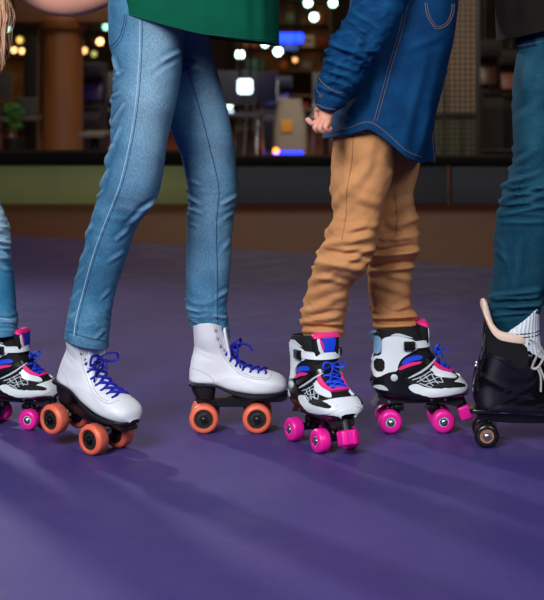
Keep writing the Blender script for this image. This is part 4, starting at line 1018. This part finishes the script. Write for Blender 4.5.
M_orangewood = mat('orange_wood', (128,80,40), .55, var=(104,62,30), scale=3, stretch=(6,6,.5))
def col_thing(name, px0, px1, py0, py1, d, m, label, cat, th=None, bev=.01):
    A, B = P(px0, py1, d), P(px1, py0, d); w = B.x-A.x; th = th or w
    if name == 'post': A.z = 0
    bm = bmesh.new(); box(bm, (0,0,(B.z-max(0,A.z))/2), (w, th, B.z-max(0,A.z)), bev); o = finish(bm, name, m); o.location = ((A.x+B.x)/2, d+th/2, max(0,A.z) if name != 'post' else 0); tag(o, label, cat); return o
# column
d = 12.0; cx = P(59,0,d).x
c = empty('column', (cx,d+.2,0), 'thick round orange brown wooden column behind the rink barrier', 'column')
bm = bmesh.new(); lathe(bm, [(.18,0),(.18,.1),(.165,.12),(.165,1.14),(.2,1.18)], (0,0,0), 'z', 40); finish(bm, 'shaft', M_orangewood, c)
bm = bmesh.new(); lathe(bm, [(.2,1.16),(.22,1.2),(.22,1.24),(.2,1.26)], (0,0,0), 'z', 40); finish(bm, 'capital', M_orangewood, c)
bm = bmesh.new(); box(bm, (.02,0,1.21+.21), (.78,.36,.42), .02); o = finish(bm, 'beam', mat('brown_beam', (104,68,36), .55, var=(86,54,28), scale=3), c)
bm = bmesh.new(); box(bm, (.02,0,1.65+(ZC-1.65)/2), (.7,.3,ZC-1.65), .02); finish(bm, 'upper_pier', M_orangewood, c)
# lit and unlit things beyond, all soft in the distance
def lamp(px, py, d, rpx, col, emit, label, cat='lamp', cord=True, group='small round lamps beyond the rink'):
    p = P(px, py, d); r = rpx*1.08/F*d
    e = empty('pendant_lamp', p, label, cat, group)
    bm = bmesh.new(); bmesh.ops.create_uvsphere(bm, u_segments=20, v_segments=12, radius=r); finish(bm, 'bulb', mat('glow_%d_%d_%d_%d'%(*col,emit*10), col, .5, emit=emit), e)
    bm = bmesh.new(); lathe(bm, [(r*.35,r*.8),(r*.6,r*.95),(r*.5,r*1.5),(r*.15,r*1.8)], (0,0,0), 'z', 16); finish(bm, 'lamp_cap', M_black, e)
    bm = bmesh.new(); tube(bm, [(0,0,r*1.6),(0,0,ZC-p.z)], .006, 6); finish(bm, 'cord', M_black, e)
Wt = (205,255,235); Wm = (255,190,120); Bl = (190,220,255)
for q in ((308,3,22,3.6,Wt,7,'greenish white lamp at the top edge, first right of the green shirt'), (333,3,22,3.6,Wt,7,'greenish white lamp at the top edge nearest the denim sleeve'),
          (314,17,21,3.6,Wt,9,'bright greenish lamp above the blue sign'), (240,54.5,20,3.8,Wt,9,'bright greenish lamp beside the light jeans, below the green shirt'),
          (278,51.5,20,3.8,Wt,9,'bright greenish lamp just below the blue sign'), (265,44,20,3,Wt,6,'greenish lamp half hidden by the green hem'),
          (295,60,19,2.4,Wm,1.5,'dim warm lamp right of the lamp below the blue sign'), (100,41.5,20,3.2,Wm,5,'warm orange lamp between the column and the jeans'),
          (106,27,20,3,(150,230,200),3,'teal lamp touching the edge of the jeans'), (84,50.5,20,3,Wm,2.5,'dim warm lamp just right of the column, lower left of the orange one'), (94,54,20,2.6,(190,190,110),1,'faint yellowish lamp beside the orange lamp'),
          (20,40,20,3,(230,190,90),2,'yellow lamp left of the column'), (22,51,18.6,2.6,Wm,3.5,'warm lamp left of the column under the yellow one'), (14,50,20,2.6,Wm,3.5,'warm lamp just right of the blond hair'),
          (7,28.5,20,2.8,(170,240,225),4,'teal lamp seen through the blond hair'), (233,85,16.6,2.6,Bl,6,'small bluish lamp left of the bright screen'), (229,105,18,3.4,(200,230,210),5,'pale lamp low beside the light jeans'),
          (231,112,19.3,2.4,Bl,1.5,'faint lamp below the pale lamp beside the jeans'), (276,153,13,2.6,(255,150,60),3,'small orange lamp at the foot of the white machine')):
    if q[1] < 150: lamp(*q)
    else:
        p = P(q[0], 151, q[2]); e = tag(finish((lambda b_: (bmesh.ops.create_uvsphere(b_, u_segments=16, v_segments=10, radius=.028), b_)[1])(bmesh.new()), 'floor_lamp', mat('orange_glow', (255,140,50), .5, emit=4)), q[6], 'lamp'); e.location = (p.x, p.y, .028+.0)
        e.location.z = p.z if p.z > .03 else .03
# blue sign
def sign(px0,px1,py0,py1,d,col,emit,label,name='sign',th=.08):
    A, B = P(px0,py1,d), P(px1,py0,d); c = empty(name, ((A.x+B.x)/2,d,(A.z+B.z)/2), label, 'sign' if name == 'sign' else 'screen')
    w, h = B.x-A.x, B.z-A.z
    bm = bmesh.new(); box(bm, (0,.0,0), (w,th,h), h*.2); finish(bm, 'lit_face', mat('lit_%d_%d_%d'%col, col, .5, emit=emit), c)
    bm = bmesh.new(); box(bm, (0,th*.7,0), (w*1.03,th*.6,h*1.05), .01); finish(bm, 'housing', M_black, c)
    bm = bmesh.new()
    for sx in (-.35,.35): tube(bm, [(sx*w,th*.7,h*.5), (sx*w,th*.7,ZC-(A.z+B.z)/2)], .012, 6)
    finish(bm, 'hanger', M_black, c)
sign(278,303,33,43,21.6,(20,50,255),5,'glowing blue sign beside the green shirt hem')
sign(283,298,45,50,22.4,(60,90,160),.8,'dim bluish panel just under the glowing blue sign')
sign(237.5,252.5,79,94,12.6,(205,235,255),3.2,'bright white square screen beside the light jeans','screen')
sign(500,514,104.5,108.5,17,(190,220,255),3,'small white light strip beside the dark jeans')
sign(476,487,92,96.5,17,(110,150,160),.6,'dim bluish strip left of the white light strip')
# arcade cabinets and counters
def cabinet(px0, px1, py0, d, body, scr, semit, label, marq=None):
    A, B = P(px0, 150, d), P(px1, py0, d); w = B.x-A.x; h = B.z
    c = empty('arcade_cabinet', ((A.x+B.x)/2, d, 0), label, 'arcade machine')
    bm = bmesh.new(); prof = [(-.35,0),(.35,0),(.35,h),(-.15,h),(-.2,h*.86),(-.02,h*.84),(.05,h*.58),(-.32,h*.5),(-.35,h*.42)]
    vs = [bm.verts.new((-w/2, y, z)) for y, z in prof]; f = bm.faces.new(vs); g = bmesh.ops.extrude_face_region(bm, geom=[f]); bmesh.ops.translate(bm, vec=(w,0,0), verts=[v for v in g['geom'] if isinstance(v, bmesh.types.BMVert)])
    finish(bm, 'body', body, c, smooth=False)
    bm = bmesh.new(); box(bm, (0,.0,h*.71), (w*.8,.03,h*.2), .005, Matrix.Rotation(R(-14),3,'X')); finish(bm, 'screen', mat('scr_%d_%d_%d'%scr, scr, .3, emit=semit), c)
    bm = bmesh.new(); box(bm, (0,-.17,h*.55), (w*.9,.26,.03), .008, Matrix.Rotation(R(12),3,'X')); box(bm, (0,-.17,h*.58), (.03,.03,.1), .01); finish(bm, 'control_panel', M_blackf, c)
    bm = bmesh.new(); box(bm, (0,-.19,h*.93), (w*.94,.05,h*.1), .01); finish(bm, 'marquee', marq or body, c)
    return c
M_navy = mat('navy_paint', (20,26,70), .5); M_ydark = mat('ochre_paint', (150,98,30), .6); M_cgrey = mat('pale_grey_paint', (130,125,118), .6); M_bk = mat('soft_black', (16,15,17), .7)
cabinet(82, 104, 62, 14, mat('dark_purple', (26,20,48), .6), (30,24,70), .2, 'dark purple arcade cabinet between the column and the light jeans')
cabinet(262, 292, 76, 16, M_navy, (20,30,120), .3, 'navy arcade cabinet right of the bright screen')
cabinet(236, 258, 96, 15.2, M_bk, (60,50,30), .3, 'black arcade cabinet under the bright screen')
cabinet(478, 498, 40, 15, M_bk, (50,26,16), .3, 'tall black cabinet right of the lattice screen')
cabinet(498, 530, 50, 16, M_bk, (90,46,34), .5, 'black cabinet with a reddish screen beside the dark jeans')
# white machine with yellow panel and blue base
A = P(290,150,13.5); w = .3
c = empty('claw_machine', (A.x, 13.5, 0), 'pale grey machine with a yellow panel and blue lit base', 'arcade machine')
bm = bmesh.new(); loft(bm, [(-w/2,0,.0,w/2,0,.0,.15,5,5),(-w/2,0,.3,w/2,0,.3,.15,5,5),(-w*.36,0,.58,w*.36,0,.58,.13,4,4)], 32, 20); finish(bm, 'body', M_cgrey, c)
bm = bmesh.new(); box(bm, (-.03,-.16,.34), (.1,.02,.11), .005); finish(bm, 'front_panel', mat('yellow_panel', (190,140,40), .5), c)
bm = bmesh.new(); box(bm, (-.02,-.14,.09), (.27,.06,.05), .02); finish(bm, 'base_light', mat('blue_base', (20,40,255), .5, emit=4), c)
# shelves / ochre wall display
def shelf(px0,px1,py0,py1,d,m,label,n=3,mats=None,seed=1):
    A, B = P(px0,py1,d), P(px1,py0,d); w = B.x-A.x; zb = max(0,A.z); h = B.z-zb; rn = random.Random(seed)
    c = empty('display_shelf', ((A.x+B.x)/2,d,zb), label, 'shelf')
    bm = bmesh.new(); box(bm, (0,.2,h/2), (w,.03,h), .004)
    finish(bm, 'back_panel', m, c)
    for k in range(n+1):
        bm = bmesh.new(); box(bm, (0,0,h*k/n*.98+.01), (w,.4,.02), .003); finish(bm, 'shelf_board', mat('shelf_wood', (90,58,32), .6), c)
    for sx in (-1,1):
        bm = bmesh.new(); box(bm, (sx*w/2,0,(h-zb)/2), (.03,.4,h+zb), .004); finish(bm, 'side_panel', mat('shelf_wood', (90,58,32), .6), c)
    return c
shelf(238,330,0,72,23,mat('ochre_back', (150,92,34), .7, var=(60,38,20), scale=3),'warm brown display shelving high beyond the rink, under the lamps',3)
shelf(-20,34,56,104,17,mat('yellow_back', (190,130,34), .7, var=(150,96,24), scale=3),'yellow lit display shelving left of the column',1)
shelf(262,318,96,128,17,mat('mauve_back', (70,50,44), .7, var=(110,96,86), scale=7),'dim shelving with mixed goods behind the pale grey machine',2)
A3, B3 = P(262,128,17), P(318,96,17); z3 = max(0,A3.z); h3 = B3.z-z3
A1, B1 = P(238,72,23), P(330,0,23); z1 = A1.z; h1 = B1.z-z1
SHELF = (z1, h1, z3, h3)
# dark panel in upper left
col_thing('wall_panel', 24, 37, -60, 24, 16, M_bk, 'black hanging panel at the upper left beside the beam', 'panel', .1).location.z = P(0,26,16).z
col_thing('post', 24, 36, 36, 104, 14.5, M_bk, 'dark square post immediately left of the wooden column', 'post', .12)
col_thing('post', 36.5, 39, 24, 150, 13, mat('tan_post', (140,110,84), .6), 'thin pale post against the left side of the wooden column', 'post', .03)
# tables and chairs beyond barrier
def table(px, d, w, h, label):
    p = P(px, 100, d); c = empty('cafe_table', (p.x, d, 0), label, 'table')
    bm = bmesh.new(); box(bm, (0,0,h), (w,.6,.03), .01); finish(bm, 'table_top', M_cgrey, c)
    bm = bmesh.new(); tube(bm, [(0,0,.02),(0,0,h-.01)], .03, 12); finish(bm, 'pedestal', M_darkmetal, c)
    bm = bmesh.new(); lathe(bm, [(.22,0),(.22,.015),(.04,.03)], (0,0,0), 'z', 24); finish(bm, 'base', M_darkmetal, c)
def chair(px, d, rot, m, label):
    p = P(px, 100, d); c = empty('cafe_chair', (p.x, d, 0), label, 'chair'); c.rotation_euler = (0,0,R(rot))
    bm = bmesh.new(); box(bm, (0,0,.44), (.38,.38,.03), .012); finish(bm, 'seat', m, c)
    bm = bmesh.new(); box(bm, (0,.18,.68), (.36,.025,.3), .01); finish(bm, 'backrest', m, c)
    for sx in (-1,1):
        for sy in (-1,1):
            bm = bmesh.new(); tube(bm, [(sx*.16,sy*.16,.44),(sx*.18,sy*.18,0)] if sy < 0 else [(sx*.16,.18,.82),(sx*.16,.17,.44),(sx*.18,.2,0)], .012, 8); finish(bm, 'leg', M_metal, c)
M_gchair = mat('grey_chair', (88,90,92), .5); M_tchair = mat('brown_chair', (110,84,64), .6)
table(22, 13.7, .3, .4, 'low grey table with a grey box on it, left of the wooden column'); chair(6, 16.4, 160, M_gchair, 'grey chair behind the plant left of the wooden column')
table(95, 10.8, .2, .36, 'small grey table between the column and the light jeans'); chair(98, 15.4, 190, M_gchair, 'grey chair behind the small table between the column and the light jeans')
chair(240, 13.2, 170, mat('slate_chair', (44,52,72), .5), 'slate blue chair just right of the light jeans'); chair(268, 14.6, 20, mat('navy_chair', (16,20,64), .5), 'navy chair left of the pale grey machine'); chair(322, 15.6, 200, M_gchair, 'grey chair between the pale grey machine and the denim shirt')
table(326, 14.2, .3, .4, 'grey table beyond the low held hand')
def goods(px, d, zb, w, h, col, shape, label):
    p = P(px, 80, d); c = empty(shape, (p.x, d, zb), label, {'shop_carton':'box','shop_bottle':'bottle','toy_ball':'ball'}[shape], 'goods on the far shelves')
    bm = bmesh.new(); m_ = mat('goods_%d_%d_%d'%col, col, .5)
    if shape == 'shop_carton':
        box(bm, (0,0,h/2), (w,.16,h), .006); finish(bm, 'carton', m_, c)
        bm = bmesh.new(); box(bm, (0,-.081,h*.55), (w*.6,.004,h*.4), .001); finish(bm, 'face_panel', M_cgrey, c)
    elif shape == 'shop_bottle':
        lathe(bm, [(w*.4,0),(w*.5,.01),(w*.5,h*.6),(w*.2,h*.78),(w*.2,h*.94)], (0,0,0), 'z', 20); finish(bm, 'flask', m_, c)
        bm = bmesh.new(); lathe(bm, [(w*.23,h*.93),(w*.23,h)], (0,0,0), 'z', 16); finish(bm, 'cap', M_bk, c)
    else:
        bmesh.ops.create_uvsphere(bm, u_segments=20, v_segments=12, radius=w/2, matrix=Matrix.Translation((0,0,w/2))); finish(bm, 'skin', m_, c)
cn = {'teal':(40,130,130),'orange':(210,110,40),'white':(200,200,195),'red':(150,40,30),'blue':(30,60,170),'yellow':(200,150,50),'pink':(190,110,120),'brown':(110,70,40),'green':(60,110,60),'cream':(210,185,150)}
zt_ = P(0,72,23).z; Ah, Bh = P(238,72,23), P(330,0,23); hh = Bh.z-Ah.z
z1_, h1_, z3_, h3_ = SHELF
for k, (px, lv, w_, h_, cname, sh_) in enumerate(((268,1,.1,.13,'orange','shop_carton'),(280,1,.08,.12,'teal','shop_bottle'),(292,1,.14,.1,'cream','shop_carton'),(306,1,.1,.1,'red','toy_ball'),
        (270,0,.12,.12,'white','shop_carton'),(284,0,.1,.1,'yellow','toy_ball'),(298,0,.08,.14,'brown','shop_bottle'),(310,0,.12,.11,'blue','shop_carton'))):
    goods(px, 17-.02, z3_+h3_*lv/2*.98+.022, w_, h_, cn[cname], sh_, cname+' '+sh_.split('_')[1]+(' on the middle board' if lv else ' on the lowest board')+' of the dim shelving behind the pale machine')
for k, (px, lv, w_, h_, cname, sh_) in enumerate(((250,1,.2,.16,'orange','shop_carton'),(268,1,.14,.16,'brown','shop_carton'),(288,1,.16,.2,'yellow','shop_bottle'),(308,1,.18,.18,'cream','shop_carton'),(322,1,.14,.14,'red','toy_ball'),
        (256,2,.18,.18,'pink','shop_carton'),(290,2,.2,.16,'green','shop_carton'),(318,2,.16,.2,'orange','shop_bottle'),(252,0,.18,.18,'teal','shop_carton'),(262,0,.1,.2,'green','shop_bottle'),(284,0,.16,.16,'orange','toy_ball'),(306,0,.2,.16,'brown','shop_carton'))):
    goods(px, 23-.02, z1_+h1_*lv/3*.98+.022, w_, h_, cn[cname], sh_, cname+' '+sh_.split('_')[1]+(' on the lowest board',' on the second board',' on the third board')[lv]+' of the warm brown display shelving')
# grey box and plant at left
col_thing('storage_box', 16, 34, 98, 117, 13.6, mat('grey_box', (92,94,96), .6), 'grey box standing left of the wooden column', 'box', .2)
p = P(14,0,12.4); pl = empty('potted_plant', (p.x,12.4,0), 'green leafy plant in a pot left of the column', 'plant')
bm = bmesh.new(); lathe(bm, [(.09,0),(.12,.25),(.13,.32),(.11,.32),(.1,.28)], (0,0,0), 'z', 24); finish(bm, 'pot', M_bk, pl); pl.scale = (.75,.75,.85)
bm = bmesh.new(); tube(bm, [(0,0,.28),(.01,0,.45)], .012, 8); finish(bm, 'stem', M_kstitch, pl)
bm = bmesh.new(); rn = random.Random(5)
for k in range(160):
    a, b_, rr = rn.random()*6.28, rn.uniform(-1,1), rn.uniform(.03,.1); c_ = Vector((math.cos(a)*rr, math.sin(a)*rr, .52+b_*.13)); s_ = .035
    u_ = Vector((rn.uniform(-1,1),rn.uniform(-1,1),rn.uniform(-.3,1))).normalized(); v_ = u_.orthogonal().normalized()
    vs = [bm.verts.new(c_+q) for q in (-u_*s_, v_*s_*.4+u_.cross(v_)*.004, u_*s_, -v_*s_*.4)]; bm.faces.new(vs)
lf = finish(bm, 'foliage', mat('leaf_green', (44,112,32), .6), pl, smooth=False, recalc=False)
# lattice screen at the right
A, B = P(428,152,13), P(476,-60,13)
c = empty('lattice_screen', ((A.x+B.x)/2,13,0), 'beige lattice screen with dark frame right of the denim shirt', 'screen')
w = B.x-A.x; zt = B.z
bm = bmesh.new()
for i in range(10): box(bm, (-w/2+w*i/9,0,zt/2), (.018,.02,zt), 0)
nz = int(zt/.046)
for i in range(nz): box(bm, (0,.012,zt*i/nz), (w,.02,.018), 0)
finish(bm, 'lattice', mat('lattice_brown', (34,24,18), .7), c, smooth=False)
bm = bmesh.new(); box(bm, (0,.06,zt/2+.22), (w,.02,zt-.44), 0); finish(bm, 'upper_backing', mat('beige_paper', (250,215,180), .8), c, smooth=False)
bm = bmesh.new(); box(bm, (0,.06,.22), (w,.02,.43), 0); finish(bm, 'lower_backing', mat('sage_paper', (150,175,130), .8), c, smooth=False)
for nm, bx_ in (('frame_rail', (0,-.02,.46,w+.04,.03,.03)), ('frame_post', (-.07,-.02,zt/2,.03,.03,zt)), ('frame_post', (w/2+.015,-.02,zt/2,.03,.04,zt))):
    bm = bmesh.new(); box(bm, bx_[:3], bx_[3:], .003); finish(bm, nm, M_bk, c)
bm = bmesh.new(); box(bm, (.08,-.02,.2), (.02,.02,.42), .003); finish(bm, 'frame_post', M_bk, c)
# dark round seat right
p = P(505,160,10.5); st = empty('floor_cushion', (p.x,10.5,0), 'dark rounded seat beyond the barrier beside the dark jeans', 'seat')
bm = bmesh.new(); lathe(bm, [(.001,0),(.15,0),(.17,.04),(.17,.1),(.14,.13)], (0,0,0), 'z', 28); finish(bm, 'body', M_bk, st)
bm = bmesh.new(); lathe(bm, [(.14,.13),(.19,.15),(.2,.21),(.17,.26),(.001,.27)], (0,0,0), 'z', 28); finish(bm, 'cushion', M_blackf, st)

# ------------------------------------------------------------------ light
def area(loc, target, size, power, col=(1,1,1), sy=None, spread=180):
    l = bpy.data.lights.new('light', 'AREA'); l.size = size; l.energy = power; l.color = col; l.spread = R(spread)
    if sy: l.shape = 'RECTANGLE'; l.size_y = sy
    o = bpy.data.objects.new('light', l); C.objects.link(o); o.location = loc
    o.rotation_euler = (Vector(target)-Vector(loc)).to_track_quat('-Z', 'Y').to_euler(); return o
def spot(loc, target, power, rad, cone, blend, col=(1,1,1)):
    l = bpy.data.lights.new('light', 'SPOT'); l.energy = power; l.shadow_soft_size = rad; l.spot_size = R(cone); l.spot_blend = blend; l.color = col
    o = bpy.data.objects.new('light', l); C.objects.link(o); o.location = loc
    o.rotation_euler = (Vector(target)-Vector(loc)).to_track_quat('-Z', 'Y').to_euler(); return o
spot((-4.0,9.2,4.3), (.1,2.6,.1), 1250, .24, 36, .7, (1,.96,.93))      # hall spotlight behind to the left
area((-1.5,-.4,2.7), (0,3.2,.35), 1.6, 66, (.96,.98,1), spread=100)   # broad soft light near the camera
area((2.2,-.2,2.9), (.3,3.2,.3), 1.4, 17, (.95,.97,1), spread=100)
area((0,16,4.4), (0,16,0), 6, 120, (1,.78,.55))                         # added unseen area light over the arcade
area((-.5,10.2,4.3), (-.3,16,.8), 2.2, 75, (1,.76,.52), spread=110)  # added unseen fill that brightens the background from the front
area((0,6.6,4.4), (0,9.2,0), 3, 22, (1,.8,.6), spread=120)
area((1.5,11.2,2.6), (1.55,13,.7), .8, 22, (1,.88,.7), spread=120)  # added unseen light to bring out the lattice screen
w = bpy.data.worlds.new('World'); bpy.context.scene.world = w; w.use_nodes = True
w.node_tree.nodes['Background'].inputs[0].default_value = (.5,.5,.6,1); w.node_tree.nodes['Background'].inputs[1].default_value = .05

# ------------------------------------------------------------------ camera
cd = bpy.data.cameras.new('Camera'); cam = bpy.data.objects.new('Camera', cd); C.objects.link(cam)
cam.location = (0,0,H); cam.rotation_euler = (R(90),0,0)
cd.sensor_fit = 'HORIZONTAL'; cd.sensor_width = 36; cd.lens = F*36/544; cd.shift_y = -(300-YH)/544
cd.clip_end = 200; cd.dof.use_dof = True; cd.dof.focus_distance = 3.1; cd.dof.aperture_fstop = 7.5
sc = bpy.context.scene; sc.camera = cam
sc.view_settings.view_transform = 'Standard'; sc.view_settings.look = 'None'; sc.view_settings.exposure = 0; sc.view_settings.gamma = 1
